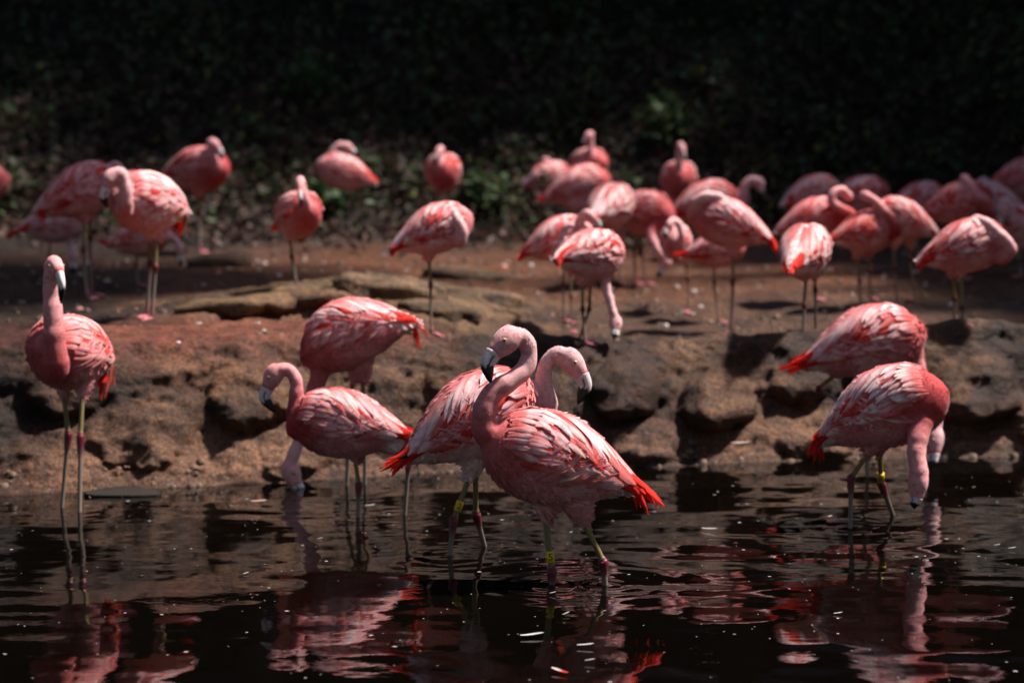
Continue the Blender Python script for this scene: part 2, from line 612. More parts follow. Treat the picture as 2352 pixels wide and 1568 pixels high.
def catmull(P, n):
    """dense curve through points P, about n samples"""
    P = np.asarray(P, float)
    Q = np.concatenate([[2 * P[0] - P[1]], P, [2 * P[-1] - P[-2]]])
    seg = np.linalg.norm(np.diff(P, axis=0), axis=1)
    out, par = [], []
    cum = 0.0
    tot = seg.sum()
    for i in range(len(P) - 1):
        k = max(2, int(round(n * seg[i] / tot)))
        p0, p1, p2, p3 = Q[i], Q[i + 1], Q[i + 2], Q[i + 3]
        d0, d1, d2 = (max(1e-4, np.linalg.norm(b - a)) ** 0.5 for a, b in ((p0, p1), (p1, p2), (p2, p3)))
        m1 = (p1 - p0) / d0 - (p2 - p0) / (d0 + d1) + (p2 - p1) / d1
        m2 = (p2 - p1) / d1 - (p3 - p1) / (d1 + d2) + (p3 - p2) / d2
        m1, m2 = m1 * d1, m2 * d1
        for u in np.linspace(0, 1, k, endpoint=False):
            h = (2 * u ** 3 - 3 * u ** 2 + 1, u ** 3 - 2 * u ** 2 + u, -2 * u ** 3 + 3 * u ** 2, u ** 3 - u ** 2)
            out.append(h[0] * p1 + h[1] * m1 + h[2] * p2 + h[3] * m2)
    out.append(P[-1])
    return np.array(out)


def tube(C, ra, rb=None, lat=None, m=16):
    """loft round the curve C; ra across, rb along lat"""
    C = np.asarray(C, float)
    ra = np.broadcast_to(ra, len(C))
    rb = ra if rb is None else np.broadcast_to(rb, len(C))
    T = np.gradient(C, axis=0)
    T /= np.maximum(np.linalg.norm(T, axis=1, keepdims=True), 1e-9)
    a0 = np.array([0.13, 0.31, 0.94]) if lat is None else np.asarray(lat, float)
    fr = []
    prev = a0
    for i in range(len(C)):
        l = prev if lat is None else a0
        l = l - T[i] * np.dot(l, T[i])
        if np.linalg.norm(l) < 1e-4:
            l = np.array([1.0, 0.2, 0.1]) - T[i] * T[i][0]
        l = l / np.linalg.norm(l)
        fr.append((l, np.cross(T[i], l)))
        prev = l
    th = np.linspace(0, 2 * math.pi, m, endpoint=False)
    R = np.zeros((len(C), m, 3))
    for i, (l, u) in enumerate(fr):
        R[i] = C[i] + np.cos(th)[:, None] * l * rb[i] + np.sin(th)[:, None] * u * ra[i]
    return R


def join(parts):
    V, F, k = [], [], 0
    for v, f in parts:
        V.append(v)
        F += [tuple(i + k for i in q) for q in f]
        k += len(v)
    return np.concatenate(V), F


def remesh(v, f, voxel, it):
    me = bpy.data.meshes.new('tmp')
    me.from_pydata([tuple(q) for q in v], [], f)
    o = bpy.data.objects.new('tmp', me)
    COL.objects.link(o)
    r = o.modifiers.new('r', 'REMESH')
    r.mode = 'VOXEL'
    r.voxel_size = voxel
    s = o.modifiers.new('s', 'SMOOTH')
    s.factor = 0.5
    s.iterations = it
    dg = bpy.context.evaluated_depsgraph_get()
    ev = o.evaluated_get(dg)
    m2 = ev.to_mesh()
    n = len(m2.vertices)
    co = np.empty(n * 3, np.float32)
    m2.vertices.foreach_get('co', co)
    fs = [tuple(p.vertices) for p in m2.polygons]
    ev.to_mesh_clear()
    bpy.data.objects.remove(o)
    bpy.data.meshes.remove(me)
    return co.reshape(-1, 3).astype(float), fs


def feather_strip(path, nrm, width, lift0, lift1, tipk=0.72, cup=0.18, c0=PALE, c1=PALE, cedge=None, shaft=0.06):
    """one feather lying along path; returns verts, faces, colours"""
    n = len(path)
    s = np.linspace(0, 1, n)
    T = np.gradient(path, axis=0)
    T /= np.maximum(np.linalg.norm(T, axis=1, keepdims=True), 1e-9)
    Lt = np.cross(nrm, T)
    Lt /= np.maximum(np.linalg.norm(Lt, axis=1, keepdims=True), 1e-9)
    wv = np.where(s < tipk, 0.45 + 0.55 * np.sqrt(np.clip(s / tipk, 0, 1)), np.sqrt(np.clip(1 - ((s - tipk) / (1 - tipk + 1e-6)) ** 2, 0.012, 1)))
    wv = wv * width * 0.5
    lift = lift0 + (lift1 - lift0) * s ** 1.2
    C = path + nrm * lift[:, None]
    V, K = [], []
    ce = c0 if cedge is None else cedge
    for i in range(n):
        for j, a in enumerate((-1.0, -0.5, 0.0, 0.5, 1.0)):
            V.append(C[i] + Lt[i] * a * wv[i] - nrm[i] * cup * wv[i] * a * a)
            base = c0 + (c1 - c0) * smooth(0.30, 0.72, s[i])
            if a == 0: base = base * (1 + shaft * 2)
            if a >= 0.9: base = base + (ce - base) * 0.85
            elif a >= 0.4: base = base + (ce - base) * 0.25
            K.append(np.clip(base, 0, 0.9))
    F = [(i * 5 + j, i * 5 + j + 1, (i + 1) * 5 + j + 1, (i + 1) * 5 + j) for i in range(n - 1) for j in range(4)]
    return np.array(V), F, np.array(K)


def plumage(T, rng, warm, dense=1.0, fluff=True, tert=1.0):
    """wing feathers over a torso: list of (name, v, f, c)"""
    out = []
    S = T.s

    def one(name, t0, ph0, ln, wd, drape, side, l0, l1, c0, c1, ce, curl=0.0, n=7, tipk=0.72):
        s = np.linspace(0, 1, n)
        t = t0 + ln / TL * s * math.cos(curl)
        ph = (ph0 + drape * s + 0.35 * drape * s * s) * side
        p = T.P(t, ph)
        nn = T.N(np.clip(t, 0.02, 0.97), ph)
        v, f, c = feather_strip(p, nn, wd * S, l0 * S, l1 * S, tipk, 0.16, c0, c1, ce)
        out.append((name, v, f, c))

    def tone(k, top=0.0):
        """random feather colours; k = share of strong colour, top = nearness to the spine"""
        u = rng.random() + 0.25 * top
        j = 1 + 0.10 * (rng.random(3) - 0.5)
        base = lerp(CORAL, DEEP, 0.45)
        hot = 0.55 * max(0.0, warm - 0.45) / 0.55
        if u < k * 0.40:
            return lerp(DEEP, RED, 0.5), lerp(RED, CORAL, 0.5) * j, RED
        if u < k:
            return base, lerp(CORAL, PINK, 0.6 * (1 - hot)) * j, RED
        if u < k + 0.30:
            return lerp(base, PINK, 0.4), lerp(lerp(PINK, PALE, 0.8), CORAL, hot) * j, CORAL
        return lerp(base, PINK, 0.65), lerp(lerp(PALE, WHITE, (0.2 + 0.45 * top) if warm > 0.25 else 0.75), lerp(CORAL, PINK, 0.3), hot) * j, lerp(PINK, CORAL, 0.2) * j  # feathers near the spine whitened to paint in the highlight along the back

    for side in (1, -1):
        # long drooping tertials closing over the tail
        n = int(11 * dense)
        for i in range(n):
            a = i / max(1, n - 1)
            c0, c1, ce = tone((0.12 + 0.35 * warm) * (0.35 + a), max(0.0, 1 - a / 0.4))
            one('wing_feather', 0.53 + 0.05 * rng.random(), math.radians(8 + 92 * a), (0.245 - 0.09 * a + 0.02 * rng.random()) * tert, 0.050 / math.sqrt(dense), math.radians(42 - 44 * a), side,
                0.002, 0.008 + 0.014 * rng.random() ** 2, c0, c1, ce, n=9, tipk=0.60)
        # covert rows: t0, length, width, count, lowest angle, drape at the spine, share of red
        rows = [(0.47, 0.165, 0.036, 11, 98, 46, 0.8), (0.40, 0.150, 0.034, 12, 104, 44, 0.85), (0.325, 0.130, 0.031, 12, 106, 40, 0.70),
                (0.255, 0.110, 0.029, 12, 104, 34, 0.30), (0.19, 0.090, 0.027, 10, 98, 26, 0.18), (0.135, 0.070, 0.025, 8, 88, 18, 0.12)]
        for r, (t0, ln, wd, n, pmax, dr, sh) in enumerate(rows):
            n = max(4, int(n * dense * 1.4))
            for i in range(n):
                a = (i + 0.5 * (r % 2)) / n
                band = math.exp(-((a - 0.40) / 0.24) ** 2)
                c0, c1, ce = tone(sh * (0.45 + 0.9 * warm) * (0.25 + 0.85 * band), max(0.0, 1 - a / 0.4))
                one('wing_feather', t0 + 0.025 * (rng.random() - 0.5) - 0.05 * a * a, math.radians(4 + (pmax - 4) * a + 3 * (rng.random() - 0.5)), ln * (1.0 + 0.3 * rng.random()), wd * (0.72 + 0.22 * rng.random()) / math.sqrt(dense),
                    math.radians(dr * (1 - 1.15 * a) + 8 * (rng.random() - 0.5)), side, 0.003 + 0.0016 * r, 0.012 + 0.0010 * r + 0.009 * rng.random() ** 2, c0, c1, ce, n=8, tipk=0.66)
        if fluff:
            # loose curled feathers along the lower edge of the wing
            for i in range(int(30 * dense)):
                a = rng.random()
                j = 1 + 0.15 * (rng.random(3) - 0.5)
                one('flank_feather', 0.22 + 0.44 * a, math.radians(98 + 24 * rng.random() - 4 * a), 0.070 + 0.050 * rng.random(), 0.016, math.radians(-14 - 20 * rng.random()), side,
                    0.002, 0.020, PINK * j, (PINK if rng.random() < 0.5 else PALE) * j, PINK * 0.9, n=6, tipk=0.4)
    return out


NECK_S = np.array([0.0, 0.10, 0.22, 0.40, 0.62, 0.82, 1.0])
NECK_R = np.array([0.086, 0.066, 0.050, 0.041, 0.034, 0.0295, 0.0315])
FLOCK = {}


def lerp(a, b, u):
    return a + (b - a) * u


def bird(label, torso, yaw, pitch, neck, legs, size=1.0, arch=0.0, bill=True, warm=0.4, tail=None, detail=1, group=None, seed=1, headdw=None, palette=None, band=None, neck_red=0.6, depth=None, plump=1.0, nr=1.0, black_tip=False, tert=1.0, white_under=0.0, tailn=None):
    rng = np.random.default_rng(seed)
    if detail == 1:
        nr = nr * 1.12
        neck_red = min(1.0, 0.25 + 0.7 * warm)
    f0 = legs[0][-1]
    dep = hit_ground(*f0) if depth is None else depth
    ctr = unproj(torso[0], torso[1], dep)
    T = Torso(ctr, math.radians(yaw), math.radians(pitch), size, arch, plump)
    in_water = False
    root = None
    # --- neck chain
    pts = []
    for q in neck:
        dw = q[2] if len(q) > 2 else (pts[-1][1] if pts else 0.0)
        pts.append((q, dw))
    W = [unproj(q[0], q[1], dep + dw) for q, dw in pts]
    if bill:
        NW, (Hd, Bb, Bk, Bt) = W[:-4], W[-4:]
    else:
        NW, Hd = W[:-1], W[-1]
    base0 = T.world(np.array([TL * (0.5 - 0.30), 0, -0.005]) * size)
    base1 = T.world(np.array([TL * (0.5 - 0.15), 0, -0.005]) * size)
    if bill:
        hdir = Bb - Hd
        hdir /= np.linalg.norm(hdir)
        lat = np.cross(Bb - Hd, (Bt - Bb))
        if np.linalg.norm(lat) < 1e-5:
            lat = np.cross(hdir, np.array([0, 0, 1.0]))
        lat /= np.linalg.norm(lat)
        # bill points in the plane's downward side
        hup = np.cross(hdir, lat)
        if np.dot(hup, Bt - Bb) > 0: hup = -hup
    else:
        hdir = Hd - NW[-1]
        hdir /= np.linalg.norm(hdir)
        lat = np.cross(hdir, np.array([0.1, 0.2, 1.0]))
        lat /= np.linalg.norm(lat)
        hup = np.cross(hdir, lat)
    endp = Hd - hdir * 0.012 * size
    chain = catmull([base0, base1] + NW + [endp], 46)
    sl = np.concatenate([[0], np.cumsum(np.linalg.norm(np.diff(chain, axis=0), axis=1))])
    un = sl / sl[-1]
    rad = np.interp(un, NECK_S, NECK_R) * size * nr * (1 + 0.035 * np.sin(un * 41 + seed) + 0.025 * np.sin(un * 67 + 2 * seed))
    parts = [T.mesh(), rings(tube(chain, rad))]
    # --- head
    k = size
    if bill:
        hl = np.linalg.norm(Bb - Hd)
        hs = np.array([-0.052 * k, -0.040 * k, -0.022 * k, 0.0, 0.4 * hl, 0.75 * hl, hl + 0.006 * k])
        hv = np.array([0.010, 0.030, 0.042, 0.0465, 0.0440, 0.0350, 0.0285]) * k
        hw = np.array([0.010, 0.026, 0.034, 0.0365, 0.0330, 0.0255, 0.0190]) * k
    else:
        hs = np.array([-0.050, -0.035, -0.015, 0.0, 0.02, 0.04, 0.052]) * k
        hv = np.array([0.010, 0.030, 0.040, 0.043, 0.038, 0.025, 0.008]) * k
        hw = np.array([0.010, 0.026, 0.033, 0.035, 0.031, 0.021, 0.008]) * k
    hc = Hd + hs[:, None] * hdir
    parts.append(rings(tube(hc, hv, hw, lat)))
    # --- legs
    leg_meshes = []
    feet_xyz = []
    for li, L in enumerate(legs):
        top, knee, foot = L[0], L[1], L[-1]
        side = (1 if li == 0 else -1)
        if len(L) > 3 and L[2] == 'up':
            fd = dep
            foot_w = unproj(foot[0], foot[1], dep)
            grounded = False
        else:
            fd = hit_ground(*foot) if li or depth is not None else dep
            lim = 0.22
            fd = dep + max(-lim, min(lim, fd - dep))
            q = unproj(foot[0], foot[1], fd)
            z = gz(q[0], q[1])
            grounded = True
            if z <= 0.03 or q[2] < 0.06 and z < 0.12:   # stands in the water
                in_water = True
                q0 = unproj(foot[0], foot[1], fd)
                RINGS.append((q0[0], q0[1], 0.0009))
                foot_w = q0
            else:
                foot_w = np.array([q[0], q[1], z + 0.012])
        td = dep + (fd - dep) * 0.3
        topw = unproj(top[0], top[1], td)
        kneew = unproj(knee[0], knee[1], dep + (fd - dep) * 0.65)
        hip = lerp(topw, T.c, 0.35)
        # feathered thigh, part of the trunk's skin
        th = np.array([hip, lerp(hip, topw, 0.5), topw, lerp(topw, kneew, 0.10), lerp(topw, kneew, 0.2)])
        parts.append(rings(tube(th, np.array([0.060, 0.052, 0.034, 0.021, 0.012]) * size, m=12)))
        if in_water and grounded and foot_w[2] < 0.05:
            dirv = foot_w - kneew
            dirv /= max(1e-6, abs(dirv[2]))
            bed = max(-0.30, gz(foot_w[0], foot_w[1]))
            gfoot = foot_w + dirv * (foot_w[2] - (bed + 0.01))
            gfoot[2] = bed + 0.012
        else:
            gfoot = foot_w
        c1 = lerp(topw, kneew, 0.08)
        P = [c1, lerp(c1, kneew, 0.5), lerp(c1, kneew, 0.86), lerp(c1, kneew, 0.95), kneew, lerp(kneew, gfoot, 0.06), lerp(kneew, gfoot, 0.14), lerp(kneew, gfoot, 0.55), gfoot]
        r = np.array([0.0115, 0.0100, 0.0105, 0.0150, 0.0180, 0.0155, 0.0100, 0.0088, 0.0100]) * size
        tib = np.array([0.165, 0.122, 0.048])
        crim = np.array([0.095, 0.009, 0.018])
        tar = np.array([0.17, 0.145, 0.115])
        ftc = np.array([0.42, 0.12, 0.14])
        cc = [tib * 1.1, tib, tib * 0.9, crim, crim * 1.25, crim, lerp(crim, tar, 0.7), tar, lerp(tar, ftc, 0.6)]
        Cd, rd, cdn = [], [], []
        sub = 4
        for i in range(len(P) - 1):
            for u in np.linspace(0, 1, sub, endpoint=False):
                Cd.append(lerp(P[i], P[i + 1], u)); rd.append(lerp(r[i], r[i + 1], u * u * (3 - 2 * u))); cdn.append(lerp(cc[i], cc[i + 1], u))
        Cd.append(P[-1]); rd.append(r[-1]); cdn.append(cc[-1])
        # scutes: faint rings along the shank
        rd = np.array(rd)
        R = tube(np.array(Cd), rd, m=10)
        v, f = rings(R)
        cl = np.repeat(np.array(cdn), 10, axis=0)
        cl = np.concatenate([cl, cl[:1], cl[-1:]])
        leg_meshes.append((v, f, cl))
        # webbed foot: three toes with a web between
        if grounded:
            fw = T.R[:, 0].copy()
            fw[2] = 0
            fw /= np.linalg.norm(fw)
            lf = np.array([-fw[1], fw[0], 0])
            tips = []
            for ang, ln in ((-0.55, 0.075), (0.0, 0.09), (0.55, 0.075)):
                dv = (fw * math.cos(ang) + lf * math.sin(ang)) * ln * size
                e = gfoot + dv
                if not (in_water and foot_w[2] < 0.05): e[2] = gz(e[0], e[1]) + 0.008
                tips.append(e)
                Rt = tube(np.array([gfoot + [0, 0, 0.004], lerp(gfoot, e, 0.5) + [0, 0, 0.006], e]), np.array([0.009, 0.0075, 0.004]) * size, m=7)
                v, f = rings(Rt)
                leg_meshes.append((v, f, np.tile(ftc, (len(v), 1))))
            for a, b in ((0, 1), (1, 2)):
                up = np.array([0, 0, 0.004])
                mid = lerp(tips[a], tips[b], 0.5) * 0.85 + gfoot * 0.15
                q = [gfoot, tips[a], mid, tips[b]]
                v = np.array([p + up for p in q] + [p - up * 0.5 for p in q])
                f = [(0, 1, 2, 3), (7, 6, 5, 4), (0, 4, 5, 1), (1, 5, 6, 2), (2, 6, 7, 3), (3, 7, 4, 0)]
                leg_meshes.append((v, f, np.tile(ftc * 0.8, (8, 1))))
        feet_xyz.append((gfoot, topw, kneew))
    # --- one skin over trunk, neck, head and thighs
    V, F = join(parts)
    V, F = remesh(V, F, 0.0062 * size if detail == 2 else 0.0095, 7 if detail == 2 else 5)
    # colours: pigment by place on the body
    loc = (V - T.c) @ T.R / size
    tt = 0.5 - loc[:, 0] / TL
    d2 = ((V[:, None, :] - chain[None, ::2, :]) ** 2).sum(-1)
    ni = d2.argmin(1)
    nd = np.sqrt(d2[np.arange(len(V)), ni])
    nu = un[::2][ni]
    nrr = rad[::2][ni]
    wn_ = smooth(1.9, 1.15, nd / nrr) * smooth(0.10, 0.24, nu)
    dh = np.linalg.norm(V - Hd, axis=1)
    wh = smooth(0.085 * size, 0.06 * size, dh)
    wn_ = np.maximum(wn_, wh)
    nu = np.where(wh > 0.3, np.maximum(nu, 0.97), nu)
    if palette == 'pale': pb, pc = WHITE, PALE
    elif palette == 'red': pb, pc = CORAL, DEEP
    else: pb, pc = PINK, CORAL
    nz1 = fbm(V, 0.07, 3, seed)[:, None]
    low = smooth(-0.02, -0.14, loc[:, 2])[:, None]
    front = smooth(0.42, 0.10, tt)[:, None]
    C = pb + (PALE - pb) * smooth(-0.3, 0.6, nz1)
    C = C + (lerp(PALE, PINK, 0.6) * 0.95 - C) * low * 0.8
    C = C + (lerp(lerp(PINK, pc, 0.8), DEEP, 0.85 * neck_red) - C) * front * (0.45 + 0.55 * neck_red)
    C = C + (WHITE - C) * low * white_under * smooth(0.3, 0.5, tt)[:, None]
    rump = smooth(0.74, 0.9, tt)[:, None]
    C = C + (WHITE - C) * rump * 0.8
    ncol = lerp(lerp(PINK, DEEP, neck_red), lerp(lerp(PALE, HEADC, 0.7), PINK, 0.75 * max(0.0, neck_red - 0.4) / 0.6), smooth(0.10 + 0.28 * neck_red, 0.62 + 0.28 * neck_red, nu + 0.06 * nz1[:, 0])[:, None])
    ncol = ncol + (lerp(HEADC * np.array([1.02, 0.88, 0.88]), PINK, 0.6 * max(0.0, neck_red - 0.4) / 0.6) - ncol) * smooth(0.85, 1.0, nu)[:, None]
    C = C + (ncol - C) * wn_[:, None]
    if bill:
        face = smooth(0.035, 0.012, np.linalg.norm(V - (Hd + 0.3 * (Bb - Hd)), axis=1) * 0.6 / size)[:, None] * wh[:, None]
        C = C + (np.array([0.58, 0.27, 0.28]) - C) * face * 0.5
    nb = len(V)
    Vl, Fl, Cl = [V], list(F), [C]
    off = nb
    mats = [0] * len(F)
    for v, f, c in leg_meshes:
        Vl.append(v)
        Fl += [tuple(i + off for i in q) for q in f]
        mats += [1] * len(f)
        Cl.append(c)
        off += len(v)
    me = mesh_from('flamingo_body', np.concatenate(Vl), Fl, np.concatenate(Cl))
    me.materials.append(M_BODY)
    me.materials.append(M_HORN)
    me.polygons.foreach_set('material_index', mats)
    low_z = min(p[0][2] for p in feet_xyz)
    root = empty('flamingo', (ctr[0], ctr[1], low_z - 0.012))
    bpy.context.view_layer.update()
    tag(root, label, 'flamingo', group)
    link('body', me, None, root)
    # --- short contour feathers and neck down over the skin
    nn_ = np.empty(len(me.vertices) * 3, np.float32)
    me.vertices.foreach_get('normal', nn_)
    nn_ = nn_.reshape(-1, 3)[:nb].astype(float)
    cnt = 5200 if detail == 2 else 1300
    pick = rng.integers(0, nb, cnt)
    tang = np.gradient(chain, axis=0)
    tang /= np.maximum(np.linalg.norm(tang, axis=1, keepdims=True), 1e-9)
    dirs = np.where(wn_[pick][:, None] > 0.5, -tang[::2][ni[pick]], -T.R[:, 0] + 0.25 * T.R[:, 2] * -1)
    if bill:
        dirs = np.where(wh[pick][:, None] > 0.6, -hdir, dirs)
        far_ok = np.linalg.norm(V[pick] - Bb, axis=1) > 0.055 * size
        far_ok &= np.linalg.norm(V[pick] - (Hd + 0.3 * (Bb - Hd)), axis=1) > 0.043 * size
    else:
        far_ok = np.ones(cnt, bool)
    N_ = nn_[pick]
    dirs = dirs + 0.35 * rng.normal(size=(cnt, 3))
    dirs = dirs - N_ * (dirs * N_).sum(1, keepdims=True)
    dirs /= np.maximum(np.linalg.norm(dirs, axis=1, keepdims=True), 1e-6)
    far_ok &= rng.random(cnt) < np.where(wn_[pick] > 0.5, 1.0, 0.75)
    pick, dirs, N_ = pick[far_ok], dirs[far_ok], N_[far_ok]
    isn = smooth(0.3, 0.8, wn_[pick])[:, None]
    ln_ = (0.034 + (0.013 - 0.034) * isn) * size * (0.7 + 0.6 * rng.random((len(pick), 1)))
    wd_ = ln_ * 0.34
    lt_ = np.cross(N_, dirs)
    p_ = V[pick] - N_ * 0.001
    up_ = (0.05 + 0.16 * rng.random((len(pick), 1)) ** 2) * (1 - 0.45 * isn)
    a_ = p_ - lt_ * wd_ * 0.35
    b_ = p_ + lt_ * wd_ * 0.35
    m1_ = p_ + dirs * ln_ * 0.6 + N_ * ln_ * up_ * 0.5
    tip_ = p_ + dirs * ln_ + N_ * ln_ * up_
    vv = np.stack([a_, b_, m1_ + lt_ * wd_ * 0.5, tip_ + lt_ * wd_ * 0.12, tip_ - lt_ * wd_ * 0.12, m1_ - lt_ * wd_ * 0.5], 1).reshape(-1, 3)
    k6 = np.arange(len(pick)) * 6
    qq = np.concatenate([np.stack([k6, k6 + 1, k6 + 2, k6 + 5], 1), np.stack([k6 + 5, k6 + 2, k6 + 3, k6 + 4], 1)])
    shade = 0.86 + 0.30 * rng.random((len(pick), 1))
    tint_ = np.clip(C[pick] * shade + 0.018 * rng.random((len(pick), 1)), 0, 0.9)
    tag(link('body_plumage', fast_mesh('body_plumage', vv, qq, np.repeat(tint_, 6, axis=0)), M_FEATH, root), kind='stuff')
    # --- bill
    if bill:
        cv = catmull([Bb - (Bk - Bb) * 0.10, Bb, Bk, lerp(Bk, Bt, 0.5) + (Bk - Bb) * 0.06, Bt], 22)
        u = np.linspace(0, 1, len(cv))
        rv = np.interp(u, [0, 0.12, 0.35, 0.5, 0.7, 0.88, 1], [0.029, 0.0295, 0.0265, 0.0250, 0.0190, 0.0110, 0.003]) * size
        rl = np.interp(u, [0, 0.12, 0.35, 0.5, 0.7, 0.88, 1], [0.0185, 0.0190, 0.0165, 0.0150, 0.0120, 0.0080, 0.003]) * size
        R = tube(cv, rv, rl, lat, m=24)
        v, f = rings(R)
        cl = np.zeros((len(cv), 24, 3))
        for i in range(len(cv)):
            for j in range(24):
                jag = 0.03 * math.sin(j * 2.1) + 0.02 * math.sin(j * 5.3)
                dark = u[i] + jag > 0.50
                c = BLACK if dark else lerp(np.array([0.62, 0.56, 0.56]), np.array([0.58, 0.38, 0.39]), 0.35 * (1 - u[i]))
                if 0.18 < u[i] <= 0.55 and j in (0, 12): c = BLACK * 2
                cl[i, j] = c
        cl = np.concatenate([cl.reshape(-1, 3), cl[0, :1], cl[-1, :1]])
        link('bill', mesh_from('bill', v, f, cl), M_HORN, root)
        # --- eyes
        for sg in (1, -1):
            ec = Hd + 0.30 * (Bb - Hd) + hup * 0.014 * size + lat * sg * 0.0315 * size
            v, c = [], []
            rr = 0.0072 * size
            R = np.zeros((7, 12, 3))
            cl = np.zeros((7, 12, 3))
            for i, (a, h, colr) in enumerate(((1.0, -0.5, HEADC * 0.7), (1.0, 0.0, np.array([0.30, 0.16, 0.13])), (0.86, 0.45, np.array([0.36, 0.27, 0.12])), (0.62, 0.72, np.array([0.36, 0.28, 0.10])), (0.46, 0.82, np.array([0.30, 0.22, 0.09])), (0.44, 0.84, BLACK), (0.05, 0.96, BLACK))):
                for j in range(12):
                    th = j / 12 * 2 * math.pi
                    R[i, j] = ec + (hdir * math.cos(th) + hup * math.sin(th)) * rr * a + lat * sg * h * rr * 0.7
                    cl[i, j] = colr
            v, f = rings(R)
            cl = np.concatenate([cl.reshape(-1, 3), cl[0, :1], cl[-1, :1]])
            link('eye', mesh_from('eye', v, f, cl), M_EYE, root)
    # --- feathers
    fe = plumage(T, rng, warm, 1.0 if detail == 2 else 0.62, fluff=True, tert=tert)
    # tail and wing-tip plume
    tw = unproj(tail[0], tail[1], dep + (tail[2] if len(tail) > 2 else -T.R[1, 0] * TL * 0.62 * size)) if tail else T.world(np.array([-TL * 0.66, 0, -0.10]) * size)
    for side in (1, -1):
        for i in range(tailn or (13 if detail == 2 else 9)):
            a = rng.random()
            ph = math.radians(48 + 58 * a) * side
            p0 = T.P(np.array([0.58 + 0.08 * rng.random()]), np.array([ph]))[0]
            p1 = T.P(np.array([0.86]), np.array([ph * 0.97]))[0]
            end = tw + (rng.random(3) - 0.5) * np.array([0.03, 0.03, 0.025]) * size + (p1 - tw) * 0.5 * rng.random() ** 2.0 + (T.R[:, 0] * 0.022 - np.array([0, 0, 0.022])) * size * (1 if i % 2 else -1) * (1.0 if detail == 2 else 0.3)
            mid = lerp(p1, end, 0.55)
            mid = mid + (T.world(np.array([-TL * 0.56, 0, -0.03]) * size) - mid) * 0.35
            path = catmull([p0, p1, mid, end], 10)
            nn = np.tile(T.N(np.array([0.85]), np.array([ph]))[0], (len(path), 1))
            blk = black_tip and i == 2
            c0, c1 = (RED, RED * 1.1) if not blk else (BLACK, BLACK)
            v, f, c = feather_strip(path, nn, ((0.018 if detail == 2 else 0.026) + 0.010 * rng.random()) * size, 0.010 * size, 0.012 * size, 0.25, 0.2, c0, c1, RED * 0.6)
            fe.append(('tail_plume', v, f, c))
    if detail == 2:
        for nm, v, f, c in fe:
            link(nm, mesh_from(nm, v, f, c), M_FEATH, root)
    else:
        for nm, pick in (('wing_plumage', ('wing_feather', 'flank_feather')), ('tail_plume', ('tail_plume',))):
            sel = [q for q in fe if q[0] in pick]
            v, f = join([(q[1], q[2]) for q in sel])
            c = np.concatenate([q[3] for q in sel])
            tag(link(nm, mesh_from(nm, v, f, c), M_FEATH, root), kind='stuff')
    # --- leg band with its number
    if band:
        li, u, txt = band
        gf, tp, kn = feet_xyz[li]
        ax = kn - tp
        L_ = np.linalg.norm(ax)
        ax = ax / L_
        cpt = lerp(tp, kn, u)
        hh = 0.0195 * size
        R = tube(np.array([cpt - ax * hh, cpt - ax * hh * 0.98, cpt + ax * hh * 0.98, cpt + ax * hh]), np.array([0.0118, 0.0145, 0.0145, 0.0118]) * size, m=18)
        v, f = rings(R)
        bo = link('leg_band', mesh_from('leg_band', v, f), M_BAND, root)
        fc = bpy.data.curves.new('digit', 'FONT')
        fc.body = txt
        fc.size = 0.033 * size
        fc.align_x = 'CENTER'
        fc.align_y = 'CENTER'
        fc.extrude = 0.0004
        fc.materials.append(M_BLACK)
        tmp = bpy.data.objects.new('digit_curve', fc)
        COL.objects.link(tmp)
        ev = tmp.evaluated_get(bpy.context.evaluated_depsgraph_get())
        dm = bpy.data.meshes.new_from_object(ev)
        bpy.data.objects.remove(tmp)
        tx = bpy.data.objects.new('digit', dm)
        if not len(dm.materials): dm.materials.append(M_BLACK)
        COL.objects.link(tx)
        z = np.array([0.15, -1.0, 0.05])
        z = z - ax * np.dot(z, ax)
        z /= np.linalg.norm(z)
        y = -ax
        x = np.cross(y, z)
        mw = Matrix(((x[0], y[0], z[0], 0), (x[1], y[1], z[1], 0), (x[2], y[2], z[2], 0), (0, 0, 0, 1)))
        mw.translation = Vector(cpt + z * 0.0148 * size)
        tx.parent = bo
        tx.matrix_parent_inverse = Matrix.Identity(4)
        bpy.context.view_layer.update()
        tx.matrix_basis = bo.matrix_world.inverted() @ mw
    FLOCK[label] = root
    return root


# ------------------------------------------------------------------ the flock: waders in the pond first
GW, GB = 'flamingos wading in the pond', 'flamingos standing on the bank'


